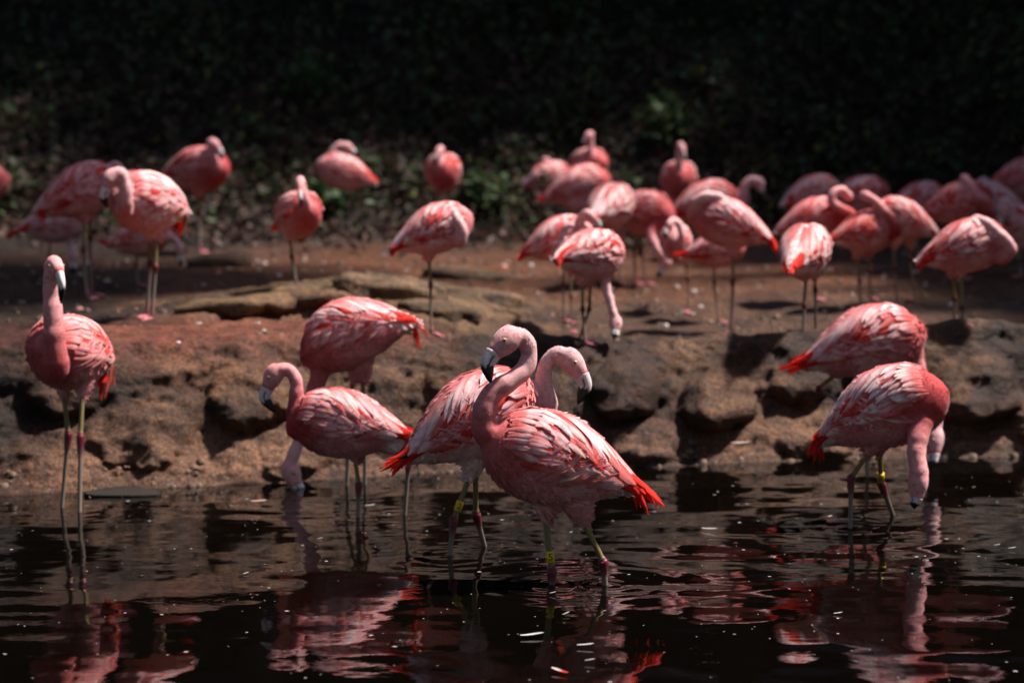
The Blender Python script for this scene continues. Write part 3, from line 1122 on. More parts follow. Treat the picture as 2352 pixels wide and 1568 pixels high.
def flock_water():
    bird('large pale-necked flamingo with yellow 5 leg band, bill resting on its curved neck', (1288, 1056), 194, 15,
         [(1114, 985, -0.08), (1112, 948, -0.09), (1132, 903, -0.09), (1176, 873, -0.08), (1208, 843, -0.06), (1215, 806, -0.06), (1199, 774, -0.07), (1166, 779, -0.10), (1134, 810, -0.12), (1120, 836, -0.125), (1127, 879, -0.125)],
         [((1252, 1172), (1267, 1312), (1268, 1342)), ((1335, 1185), (1386, 1290), (1390, 1341))], warm=0.35, tail=(1502, 1172), detail=2, seed=3, band=(0, 0.76, '5'), neck_red=0.6, group=GW)
    bird('flamingo with yellow 2 leg band and white belly, partly behind the band 5 one', (1078, 962), 14, 24,
         [(1245, 965, 0.06), (1259, 925, 0.05), (1249, 880, 0.04), (1254, 840, 0.03), (1280, 812, 0.02), (1310, 827, 0.01), (1336, 862, 0.0), (1344, 884, 0.0), (1327, 928, 0.0)],
         [((1085, 1075), (1042, 1195), (1032, 1278)), ((1092, 1075), (1093, 1180), (1113, 1256))], size=0.96, warm=0.5, tail=(893, 1082, -0.06), detail=2, seed=5, band=(0, 0.72, '2'), neck_red=0.3, black_tip=True, group=GW, white_under=0.95)
    bird('flamingo with glowing red breast and hooked neck, wading before the bowed one', (802, 972), 180, 6,
         [(682, 990, 0), (676, 958, 0), (680, 912, 0), (679, 872, 0), (660, 848, 0), (630, 859, 0), (614, 892, 0), (607, 912, 0), (633, 948, 0)],
         [((815, 1050), (824, 1112), (822, 1185)), ((925, 1030), (939, 1052), (930, 1180))], size=0.86, warm=0.35, tail=(960, 1010), detail=2, seed=7, neck_red=0.95, group=GW)
    bird('arched flamingo with white rump and its head dipped in the pond by the bank', (818, 764), 180, -21,
         [(735, 850, 0), (722, 900, 0), (712, 950, 0), (692, 1000, 0), (674, 1045, 0), (667, 1080, 0), (681, 1113, 0), (689, 1124, 0), (684, 1136, 0)],
         [((812, 850), (800, 1000), (797, 1112)), ((832, 850), (838, 1000), (838, 1112))], size=0.92, arch=0.045, warm=0.45, tail=(966, 788), detail=2, seed=9, neck_red=0.55, tert=0.66, tailn=4, group=GW, depth=10.1)
    bird('coral flamingo facing out with a straight upright neck and black bill hanging down', (168, 808), -112, 8,
         [(128, 850, -0.20), (125, 790, -0.23), (122, 725, -0.23), (119, 660, -0.22), (125, 611, -0.23), (137, 632, -0.29), (141, 652, -0.31), (140, 697, -0.29)],
         [((145, 893), (157, 997), (142, 1166)), ((190, 893), (185, 1003), (183, 1176))], size=0.93, warm=0.85, tail=(246, 905, 0.2), detail=2, seed=11, neck_red=0.8, nr=1.30, plump=1.0, group=GW, black_tip=True)
    bird('flamingo with yellow two-digit leg band bent over with its bill in the water', (2022, 942), -24, 20,
         [(2118, 965, -0.12), (2108, 1010, -0.16), (2105, 1045, -0.18), (2110, 1078, -0.19), (2109, 1104, -0.19), (2105, 1143, -0.2), (2101, 1156, -0.2), (2099, 1168, -0.2)],
         [((2002, 1030), (1955, 1097), (1953, 1212)), ((2020, 1028), (2024, 1110), (2044, 1165))], size=0.97, arch=0.02, warm=0.12, tail=(1868, 1055), detail=2, seed=13, band=(1, 0.82, '05'), neck_red=0.9, nr=1.22, group=GW)  # high neck_red also paints in the shade on the lowered neck
    bird('bowed flamingo with one leg lifted behind the bent one with a two-digit band', (1982, 788), 0, 12,
         [(2108, 850, 0), (2130, 900, 0), (2146, 945, 0), (2149, 976, 0), (2147, 1004, -0.01), (2145, 1044, -0.04), (2142, 1062, -0.05), (2134, 1078, -0.05)],
         [((1990, 865), (1988, 980), (1993, 1098)), ((1925, 855), (1880, 892), 'up', (1940, 930))], size=0.98, arch=0.015, warm=0.3, tail=(1805, 856), detail=2, seed=15, neck_red=0.5, group=GW)


def flock_bank():
    B = bird
    B('flamingo with rust striped wings standing behind the preening one', (177, 440), 15, 20, [(236, 450, 0.03), (250, 422, 0.03), (254, 398, 0.03), (266, 386, 0.02), (281, 393, 0.0), (289, 402, 0.0), (295, 413, 0.0)],
      [((196, 502), (191, 571), (200, 690)), ((206, 502), (207, 540), (210, 640))], size=0.88, warm=0.8, tail=(101, 500), seed=21, group=GB)
    B('pale flamingo curling its grey neck to preen its breast', (346, 465), -122, 8, [(285, 486, -0.22), (288, 455, -0.26), (287, 425, -0.27), (275, 397, -0.28), (255, 409, -0.29), (243, 433, -0.30), (238, 451, -0.30), (246, 477, -0.28)],
      [((360, 540), (357, 612), (349, 738)), ((344, 543), (345, 600), (337, 733))], size=0.93, warm=0.45, palette='pale', tail=(405, 550, 0.25), seed=23, group=GB)
    B('bent flamingo with red tail behind the legs of the preening one', (318, 545), 5, 8, [(378, 548, 0), (392, 545, 0), (404, 552, 0), (412, 570, 0), (416, 588, 0), (416, 600, 0), (411, 613, 0)],
      [((316, 575), (312, 608), (318, 660))], size=0.66, warm=0.6, tail=(230, 556), seed=25, group=GB)
    B('dim flamingo with a grey back and pink neck hanging to the ground', (122, 512), 5, 4, [(166, 522, 0), (164, 545, 0), (163, 565, 0), (166, 584, 0), (169, 604, 0), (168, 615, 0), (164, 627, 0)],
      [((115, 550), (113, 590), (110, 640))], size=0.72, warm=0.3, palette='pale', seed=27, group=GB)
    B('flamingo breast at the shadowy end of the bank', (-62, 425), 5, 10, [(-10, 420, 0), (-7, 400, 0), (-22, 380, 0), (-37, 375, 0)],
      [((-62, 480), (-60, 530), (-60, 600))], size=0.85, bill=False, warm=0.5, seed=29, group=GB)
    B('reddish flamingo on one leg with its head drawn down on its breast', (451, 388), -35, 0, [(500, 408, -0.12), (497, 380, -0.15), (484, 356, -0.15), (489, 332, -0.16), (502, 345, -0.18), (507, 357, -0.19), (507, 369, -0.19)],
      [((457, 446), (457, 484), (459, 582))], size=0.95, warm=0.9, palette='red', tail=(384, 402), seed=31, group=GB)
    B('coral flamingo facing out on one leg by the tan rock ledge', (680, 494), -62, 8, [(703, 490, -0.16), (700, 460, -0.2), (695, 438, -0.2), (690, 420, -0.21), (689, 440, -0.25), (690, 454, -0.26), (693, 477, -0.25)],
      [((666, 547), (670, 588), (684, 674))], size=0.76, warm=0.75, tail=(626, 530), seed=33, group=GB)
    B('pale flamingo on one leg with its head turned over its back', (796, 396), 198, 14, [(752, 392, -0.04), (756, 370, -0.05), (766, 348, -0.05), (780, 334, -0.05), (797, 338, -0.05), (808, 346, -0.05), (814, 352, -0.05), (819, 360, -0.05)],
      [((806, 436), (807, 475), (800, 546))], size=0.8, warm=0.5, palette='pale', tail=(862, 418), seed=35, group=GB)
    B('small upright flamingo facing out, highest up toward the ivy slope', (1016, 398), -82, 8, [(1006, 388, -0.18), (1005, 370, -0.2), (1007, 358, -0.2), (1010, 347, -0.2), (1004, 357, -0.24), (1001, 364, -0.25), (999, 373, -0.24)],
      [((1007, 443), (1004, 466), (1006, 548)), ((1026, 440), (1028, 464), (1028, 546))], size=0.88, warm=0.7, seed=37, group=GB)
    B('sleeping flamingo with hanging red wingtip alone on one thin leg', (992, 528), 14, 18, [(1056, 556, -0.05), (1062, 530, -0.07), (1050, 505, -0.07), (1038, 486, -0.05), (1026, 479, -0.02)],
      [((985, 594), (989, 651), (990, 772))], size=0.74, bill=False, warm=0.35, palette='pale', tail=(899, 588), seed=39, group=GB)
    B('bent flamingo with flared red tail before the ivy', (1252, 412), 12, 14, [(1290, 408, 0.05), (1275, 385, 0.1), (1254, 370, 0.1)],
      [((1240, 445), (1198, 472), (1200, 520))], size=0.8, bill=False, warm=0.4, tail=(1182, 432), seed=41, group=GB, depth=18.2)
    B('flamingo with a straight raised neck looking over the others', (1347, 380), -58, 6, [(1364, 392, -0.14), (1359, 362, -0.15), (1357, 335, -0.15), (1354, 312, -0.16), (1345, 321, -0.18), (1341, 328, -0.18), (1342, 337, -0.18)],
      [((1340, 430), (1341, 470), (1342, 540))], size=0.8, warm=0.7, seed=43, group=GB, nr=0.9)
    B('flamingo with bushy red tail and hidden head in front of the raised neck', (1322, 430), 6, 16, [(1382, 440, 0.02), (1388, 475, 0.05), (1384, 510, 0.05), (1380, 535, 0.05)],
      [((1318, 480), (1316, 512), (1312, 560)), ((1340, 480), (1340, 515), (1340, 562))], size=0.92, bill=False, warm=0.65, tail=(1238, 458), seed=45, group=GB, depth=17.0)
    B('round pale flamingo seen from behind with smooth whitish back', (1400, 475), 62, 6, [(1420, 480, 0.2), (1425, 510, 0.26), (1425, 550, 0.28)],
      [((1414, 526), (1414, 560), (1429, 664)), ((1396, 526), (1396, 562), (1408, 650))], size=0.86, bill=False, warm=0.2, palette='pale', seed=47, group=GB)
    B('coral flamingo with pink feet together reaching down to feed', (1476, 486), -42, -4, [(1494, 535, -0.16), (1504, 562, -0.2), (1518, 584, -0.22), (1530, 600, -0.22), (1522, 618, -0.23), (1516, 628, -0.23), (1505, 634, -0.23)],
      [((1455, 530), (1456, 572), (1459, 655)), ((1471, 535), (1473, 572), (1484, 655))], size=0.82, arch=0.02, warm=0.75, seed=49, group=GB)
    B('dozing flamingo with head laid back showing a dark bill', (1275, 550), 10, 18, [(1345, 560, 0.0), (1352, 530, -0.02), (1330, 508, -0.06), (1350, 494, -0.09), (1369, 508, -0.10), (1375, 520, -0.10), (1374, 536, -0.10)],
      [((1294, 600), (1294, 652), (1295, 744))], size=0.72, warm=0.45, tail=(1194, 600), seed=51, group=GB)
    B('flamingo mostly hidden between two others, its white neck bent like a knob', (1306, 578), -60, 0, [(1288, 572, -0.1), (1292, 540, -0.1), (1300, 520, -0.1), (1309, 518, -0.1)],
      [((1310, 630), (1312, 680), (1313, 766))], size=0.5, bill=False, warm=0.2, palette='pale', seed=52, group=GB)
    B('white-backed flamingo with open red wing patch feeding over the rim of the bank', (1350, 582), 38, -2, [(1388, 625, 0.05), (1392, 660, 0.04), (1402, 695, 0.03), (1411, 728, 0.02), (1414, 740, 0.02), (1414, 760, 0.0), (1412, 770, -0.01), (1408, 778, -0.02)],
      [((1338, 648), (1338, 708), (1344, 797)), ((1356, 648), (1354, 708), (1330, 764))], size=0.73, warm=0.3, palette='pale', tail=(1286, 612), seed=53, group=GB, nr=0.85, black_tip=True)
    B('frontal flamingo with thin raised neck standing by itself behind the crowd', (1557, 416), -86, 8, [(1561, 400, -0.18), (1560, 378, -0.22), (1559, 358, -0.22), (1564, 339, -0.22), (1569, 353, -0.26), (1571, 361, -0.26), (1572, 371, -0.25)],
      [((1550, 460), (1550, 490), (1550, 545))], size=0.9, warm=0.5, seed=55, group=GB, nr=0.85)
    B('flamingo with tall hooked neck rising behind the big sleeper', (1612, 468), 10, 16, [(1690, 480, 0.03), (1708, 460, 0.03), (1709, 435, 0.03), (1722, 416, 0.03), (1742, 420, 0.02), (1749, 433, 0.0), (1747, 440, 0.0), (1741, 447, 0.0)],
      [((1610, 520), (1610, 550), (1612, 600))], size=0.9, warm=0.55, tail=(1534, 490), seed=57, group=GB, nr=1.1)
    B('round flamingo tucking its bill with one dark tip showing', (1552, 556), -95, 2, [(1556, 575, -0.16), (1566, 545, -0.2), (1560, 515, -0.2), (1546, 505, -0.2), (1538, 516, -0.22), (1533, 528, -0.23), (1530, 536, -0.24), (1529, 549, -0.23)],
      [((1580, 603), (1580, 637), (1579, 720))], size=0.62, warm=0.35, palette='pale', seed=59, group=GB)
    B('large dozing pink flamingo, head folded on its shoulder, standing on one leg', (1680, 513), 181, 16, [(1596, 500, -0.02), (1594, 472, -0.06), (1618, 452, -0.08), (1648, 452, -0.07), (1668, 466, -0.04)],
      [((1684, 577), (1683, 646), (1679, 770))], size=0.80, bill=False, warm=0.35, tail=(1790, 586), seed=61, group=GB)
    B('flamingo with bright red wingtip standing just beneath the large sleeper', (1640, 572), 5, 8, [(1690, 568, 0.05), (1698, 545, 0.08), (1688, 530, 0.1)],
      [((1640, 600), (1640, 647), (1650, 744))], size=0.62, bill=False, warm=0.5, tail=(1548, 584), seed=62, group=GB)
    B('small whitish flamingo seen from behind with a red tail pendant', (1845, 580), 66, 8, [(1872, 565, 0.1), (1876, 540, 0.08), (1868, 527, 0.03)],
      [((1851, 636), (1847, 700), (1846, 774)), ((1872, 633), (1873, 660), (1874, 712))], size=0.80, bill=False, warm=0.25, palette='pale', tail=(1812, 628, -0.3), seed=63, group=GB)
    B('red-streaked flamingo with its neck looped into a ring', (1860, 503), 5, 14, [(1952, 492, -0.04), (1932, 480, -0.1), (1909, 462, -0.12), (1915, 442, -0.12), (1934, 436, -0.1), (1948, 450, -0.07)],
      [((1866, 556), (1868, 612), (1872, 694))], size=0.72, bill=False, warm=0.8, tail=(1797, 536), seed=65, group=GB)
    B('half-hidden pale flamingo behind the ring-necked one', (1860, 445), 10, 14, [(1890, 440, 0), (1892, 428, 0), (1886, 420, 0)],
      [((1858, 490), (1858, 530), (1860, 590))], size=0.75, bill=False, warm=0.3, palette='pale', tail=(1822, 474), seed=67, group=GB)
    B('deep coral sleeping flamingo, breast pointing to the shaded end', (1985, 532), 14, 6, [(2058, 530, -0.05), (2052, 505, -0.07), (2030, 482, -0.07), (2008, 460, -0.05), (1988, 450, -0.03)],
      [((1968, 588), (1974, 645), (1977, 710)), ((1996, 588), (1998, 620), (1999, 680))], size=0.74, bill=False, warm=1.0, palette='red', tail=(1900, 552), seed=69, group=GB)
    B('dusky flamingo with a hunched head above the deep coral sleeper', (1968, 450), 5, 12, [(2018, 462, -0.04), (2006, 436, -0.05), (2002, 418, -0.05), (2016, 430, -0.06), (2023, 440, -0.06), (2027, 453, -0.06)],
      [((1970, 500), (1970, 540), (1970, 598))], size=0.78, warm=0.5, seed=71, group=GB)
    B('flamingo with dark crimson wingtips, tail toward the black hillside', (2080, 504), 184, 18, [(2040, 505, -0.03), (2036, 478, -0.05), (2048, 464, -0.04)],
      [((2052, 565), (2055, 616), (2060, 710)), ((2091, 566), (2088, 590), (2104, 674))], size=0.70, bill=False, warm=0.6, tail=(2148, 546), seed=73, group=GB, black_tip=True)
    B('shadowed flamingo with rounded head bump behind the crimson-tipped one', (2103, 462), 5, 14, [(2138, 462, -0.02), (2136, 448, -0.03), (2128, 441, -0.02)],
      [((2104, 510), (2106, 545), (2110, 602))], size=0.75, bill=False, warm=0.5, seed=75, group=GB)
    B('big brick-red flamingo with its neck snaked along its shoulder', (2196, 468), -18, 14, [(2268, 492, -0.1), (2268, 466, -0.14), (2244, 450, -0.14), (2231, 428, -0.12), (2216, 412, -0.07)],
      [((2200, 530), (2204, 582), (2206, 642))], size=0.82, bill=False, warm=0.95, palette='red', seed=77, group=GB)
    B('shaded flamingo squeezed behind the brick-red one', (2282, 460), 178, 10, [(2258, 450, -0.02), (2248, 430, -0.03), (2257, 417, -0.02)],
      [((2282, 510), (2282, 545), (2284, 604))], size=0.78, bill=False, warm=0.5, seed=79, group=GB)
    B('flamingo asleep in the shade with a small loop of pale neck', (2210, 566), 4, 12, [(2300, 592, -0.04), (2320, 574, -0.06), (2310, 552, -0.08), (2288, 532, -0.08), (2264, 511, -0.07), (2244, 507, -0.03)],
      [((2207, 626), (2210, 708), (2211, 752)), ((2189, 626), (2191, 684), (2194, 740))], size=0.80, bill=False, warm=0.45, tail=(2113, 624), seed=81, group=GB)
    B('flamingo on higher ground cut off by the shady side, red-brown', (2345, 408), -20, 10, [(2382, 400, -0.1), (2380, 372, -0.1), (2366, 348, -0.1)],
      [((2340, 460), (2342, 500), (2345, 566))], size=0.85, bill=False, warm=0.9, palette='red', seed=83, group=GB)
    B('flamingo with drooping ash-white neck in the deepest shade', (2345, 512), 184, 6, [(2312, 490, -0.12), (2316, 466, -0.14), (2306, 460, -0.14), (2300, 482, -0.15), (2297, 504, -0.15), (2296, 517, -0.15), (2299, 530, -0.15)],
      [((2340, 571), (2343, 598), (2345, 640))], size=0.78, warm=0.3, palette='pale', seed=85, group=GB)


# ------------------------------------------------------------------ vegetation
def leaf_cloud(pts, size, rng, cols, flat=0.0):
    """one quad-pair leaf at each point: verts, quads, colours"""
    n = len(pts)
    a = rng.normal(size=(n, 3))
    a[:, 2] *= (1 - flat)
    a /= np.linalg.norm(a, axis=1, keepdims=True)
    b = rng.normal(size=(n, 3))
    b -= a * (a * b).sum(1, keepdims=True)
    b /= np.linalg.norm(b, axis=1, keepdims=True)
    s = size * (0.6 + 0.8 * rng.random((n, 1)))
    nrm = np.cross(a, b)
    V = np.stack([pts - a * s * 0.5, pts + b * s * 0.32 - nrm * s * 0.08, pts + a * s * 0.5, pts - b * s * 0.32 - nrm * s * 0.08], 1).reshape(-1, 3)
    Q = np.arange(n * 4).reshape(n, 4)
    C = np.repeat(cols, 4, axis=0)
    return V, Q, C


def leaf_cols(n, rng, base=(0.020, 0.042, 0.014), spread=0.6):
    b = np.array(base)
    return np.clip(b * (1 + spread * (rng.random((n, 1)) - 0.4)) * (1 + 0.3 * (rng.random((n, 3)) - 0.5)), 0, 1)


def build_ivy():
    rng = np.random.default_rng(77)
    n = 105000
    x = rng.uniform(-5.5, 6.0, n)
    y = 16.4 + 8.0 * rng.random(n) ** 1.4
    P = np.stack([x, y, 0 * x], -1)
    clump = fbm(P, 0.55, 4, 500)
    keep = rng.random(n) < smooth(-0.6, 0.4, clump) * 0.7 + 0.3
    keep &= rng.random(n) < smooth(17.2, 18.5, y + 0.4 * clump)
    x, y, clump = x[keep], y[keep], clump[keep]
    z = np.where(y < 17.0, profile(x, y), hill_z(x, y)) + 0.02 + np.maximum(0, clump) * 0.22 * rng.random(len(x)) + 0.05 * rng.random(len(x))
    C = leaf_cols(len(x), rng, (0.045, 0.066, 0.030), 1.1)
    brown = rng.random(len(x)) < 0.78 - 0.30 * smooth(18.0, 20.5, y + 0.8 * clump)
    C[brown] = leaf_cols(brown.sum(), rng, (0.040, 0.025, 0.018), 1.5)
    yel = rng.random(len(x)) < 0.02
    C[yel] = leaf_cols(yel.sum(), rng, (0.10, 0.10, 0.02), 0.7)
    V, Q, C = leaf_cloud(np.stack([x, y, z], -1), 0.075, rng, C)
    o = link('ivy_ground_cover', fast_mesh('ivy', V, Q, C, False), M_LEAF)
    tag(o, 'dark green ivy and low leaves covering the shaded slope', 'ivy', kind='stuff')
    n = 16000
    x = rng.uniform(-5.0, 5.5, n)
    y = 15.6 + 4.6 * rng.random(n)
    z = np.where(y < 17.2, profile(x, y), hill_z(x, y)) + 0.025 + 0.05 * rng.random(n)
    keep = rng.random(n) < smooth(15.6, 17.5, y + 0.7 * vnoise(np.stack([x, y, z], -1), 0.5, 520)) * 0.9
    x, y, z = x[keep], y[keep], z[keep]
    C = leaf_cols(len(x), rng, (0.050, 0.030, 0.023), 1.6)
    V, Q, C = leaf_cloud(np.stack([x, y, z], -1), 0.075, rng, C, 0.3)
    o = link('leaf_litter', fast_mesh('leaf_litter', V, Q, C, False), M_LEAF)
    tag(o, 'fallen brown leaves scattered at the foot of the slope', 'leaf litter', kind='stuff')


def tree(loc, height, crown_r, seed, label, leaves=3600, base=(0.014, 0.026, 0.010), low=0.40, lsize=0.46):
    rng = np.random.default_rng(seed)
    root = empty('shade_tree', loc)
    tag(root, label, 'tree', 'trees shading the slope')
    p0 = np.array(loc, float)
    parts = []
    lean = rng.normal(size=2) * 0.4
    tr = [p0 + np.array([lean[0] * u * u, lean[1] * u * u, height * u * 0.8 - 0.3 * (u == 0)]) for u in np.linspace(0, 1, 7)]
    tc = catmull(tr, 16)
    parts.append(rings(tube(tc, np.linspace(0.24, 0.07, len(tc)), m=9)))
    cc = p0 + np.array([lean[0] * 0.7, lean[1] * 0.7, height * 0.72])
    ends = []
    for k in range(9):
        u = low + (0.9 - low) * rng.random()
        s = p0 + np.array([lean[0] * u * u, lean[1] * u * u, height * 0.8 * u])
        a = rng.random() * 2 * math.pi
        e = s + np.array([math.cos(a), math.sin(a), 0.35 + 0.3 * rng.random()]) * crown_r * (0.55 + 0.35 * rng.random())
        parts.append(rings(tube(np.array([s, lerp(s, e, 0.5) + [0, 0, 0.15], e]), np.array([0.07, 0.045, 0.015]), m=6)))
        ends.append(e)
    v, f = join(parts)
    link('trunk', mesh_from('trunk', v, f), M_BARK, root)
    ends = np.array(ends + [cc + rng.normal(size=3) * crown_r * np.array([0.55, 0.55, 0.33]) for _ in range(22)])
    w = rng.integers(0, len(ends), leaves)
    P = ends[w] + rng.normal(size=(leaves, 3)) * crown_r * np.array([0.22, 0.22, 0.15])
    V, Q, C = leaf_cloud(P, lsize, rng, leaf_cols(leaves, rng, base))
    tag(link('crown', fast_mesh('crown', V, Q, C, False), M_LEAF, root), kind='stuff')


def shrub(loc, h, r, seed, label, base, n=420, lsize=0.09):
    rng = np.random.default_rng(seed)
    root = empty('shrub', loc)
    tag(root, label, 'shrub', 'shrubs on the slope')
    p0 = np.array(loc, float)
    parts, ends = [], []
    for k in range(7):
        a = rng.random() * 2 * math.pi
        e = p0 + np.array([math.cos(a) * r * rng.random(), math.sin(a) * r * rng.random(), h * (0.5 + 0.5 * rng.random())])
        C = np.array([p0 - [0, 0, 0.05], lerp(p0, e, 0.5) + rng.normal(size=3) * 0.03, e])
        parts.append(rings(tube(C, np.array([0.012, 0.008, 0.004]), m=5)))
        ends.append(C)
    v, f = join(parts)
    link('stem', mesh_from('stem', v, f), M_BARK, root)
    P = []
    for i in range(n):
        C = ends[rng.integers(0, 7)]
        u = 0.35 + 0.65 * rng.random()
        P.append(lerp(C[0], C[2], u) + rng.normal(size=3) * r * 0.2)
    V, Q, C = leaf_cloud(np.array(P), lsize, rng, leaf_cols(n, rng, base))
    tag(link('foliage', fast_mesh('foliage', V, Q, C, False), M_LEAF, root), kind='stuff')


def hz1(x, y):
    return float(hill_z(np.array([float(x)]), np.array([float(y)]))[0])


def build_vegetation():
    build_ivy()
    rng = np.random.default_rng(5)
    k = 0
    spots = []
    looks = [(0.014, 0.026, 0.010), (0.018, 0.030, 0.008), (0.012, 0.022, 0.012)]
    for row, (y, r, gap, lv) in enumerate(((21.9, 1.7, 2.1, 4200), (25.0, 2.7, 4.0, 5600), (31.2, 3.0, 4.2, 5200))):
        for x in np.arange(-13, 21, gap):
            spots.append((x + rng.uniform(-0.6, 0.6) + (1.6 if row == 1 else 0), y + rng.uniform(-0.4, 0.4), r, lv, row))
    for (x, y, r, lv, row) in spots:
        tree((x, y, hz1(x, min(y, 31.9))), (6.0, 7.5, 8.5)[row] + 1.5 * rng.random(), r, 900 + k,
             ('slim leafy tree of the front rank above the ivy slope', 'leafy tree of the middle rank above the ivy slope', 'tall leafy tree of the rear rank on the crest')[row], leaves=lv, base=looks[row])
        k += 1
    for (x, y, h, r, s) in SIDE_TREES:
        tree((x, y, hz1(x, y) if y > 17.2 else gz(x, y)), h, r, 980 + s,
             {1: 'broad leafy tree added out of view beside the pond to shade the bank end', 2: 'broad leafy shade tree added out of view at the foot of the slope behind the pondside tree', 3: 'very tall tree with a bare lower trunk and high crown, added out of view for its shade'}[s],
             leaves=6500 if s == 1 else 3800, low=0.74 if s == 3 else 0.4)
    ring = [(-10.0, y, 12.0) for y in np.arange(-2, 19, 3.4)] + [(x, -6.0, 14.0) for x in np.arange(-9, 12, 3.6)] + [(12.0, y, 8.5) for y in np.arange(-3, 12, 3.6)]  # unseen trees added round the pond to cut sky fill light
    for (x, y, h) in ring:
        x, y = x + rng.uniform(-0.7, 0.7), y + rng.uniform(-0.7, 0.7)
        tree((x, y, -0.3), h + rng.uniform(-1, 1), 3.2, 1200 + k, ('large unseen tree added to cut sky light on the outer left shore of the pond' if x < -8 else 'low unseen tree added to cut sky light on the sunny outer shore of the pond' if x > 10 else 'large unseen tree added to cut sky light on the shore facing the bank across the pond').replace('outer left', 'shaded outer'), leaves=3600, base=(0.016, 0.028, 0.010), low=0.2, lsize=0.62)
        k += 1
    for (px, py, dep, h, r, lab, base) in [
        (1940, 262, 21.0, 0.35, 0.32, 'yellow-green sprig with a fleck of sun painted into its leaves high on the slope', (0.45, 0.36, 0.03)),  # bright leaf colour stands in for a fleck of sun
        (2030, 150, 22.0, 0.7, 0.2, 'thin upright yellowish shrub on the dark upper slope', (0.30, 0.25, 0.03)),
        (1520, 345, 18.8, 0.3, 0.3, 'mid-green fern-like tuft behind the frontal flamingo', (0.030, 0.050, 0.016)),
        (1100, 425, 17.9, 0.28, 0.3, 'bright green low tuft beside the small upright flamingo', (0.028, 0.050, 0.016)),
        (760, 445, 18.0, 0.2, 0.3, 'low green tuft behind the pale one-legged flamingo', (0.026, 0.045, 0.016)),
        (700, 300, 19.5, 0.3, 0.4, 'dull green clump midway up the slope', (0.03, 0.055, 0.018)),
        (1300, 215, 20.5, 0.3, 0.5, 'dark green clump below the trees', (0.03, 0.055, 0.022))]:
        q = unproj(px, py, dep)
        shrub((q[0], q[1], hz1(q[0], q[1])), h, r, int(px), lab, base, 320 if h < 0.5 else 240)


SIDE_TREES = [(6.9, 14.2, 6.4, 2.1, 1), (7.2, 17.4, 7.5, 2.6, 2), (5.6, 15.9, 22.0, 1.2, 3)]  # out-of-view trees added to darken the ends of the bank


# ------------------------------------------------------------------ small things
def water_xy(px, py):
    dz = -(UPV[2] * -(1)) if False else 0
    d0 = FWD + (px - W0 / 2) / FPX * RGT - (py - H0 / 2) / FPX * UPV
    return CAM + d0 * (-CAM[2] / d0[2])


def loose_feather(px, py, ln, ang, label, c0, c1, on=None, curl=0.25):
    q = water_xy(px, py) if on is None else on
    n = 9
    ln = ln * 0.75
    s = np.linspace(-0.5, 0.5, n)
    path = np.stack([q[0] + s * ln * math.cos(ang), q[1] + s * ln * math.sin(ang) + curl * ln * (s * s - 0.1), np.full(n, q[2] + 0.006) + 0.06 * ln * s * s], -1)
    v, f, c = feather_strip(path, np.tile([0, 0, 1.0], (n, 1)), ln * 0.24, 0.0, 0.004, 0.6, -0.25, np.array(c0), np.array(c1), np.array(c0), 0.1)
    o = link('floating_feather', mesh_from('feather', v, f, c), M_FEATH)
    tag(o, label, 'feather', 'loose feathers')


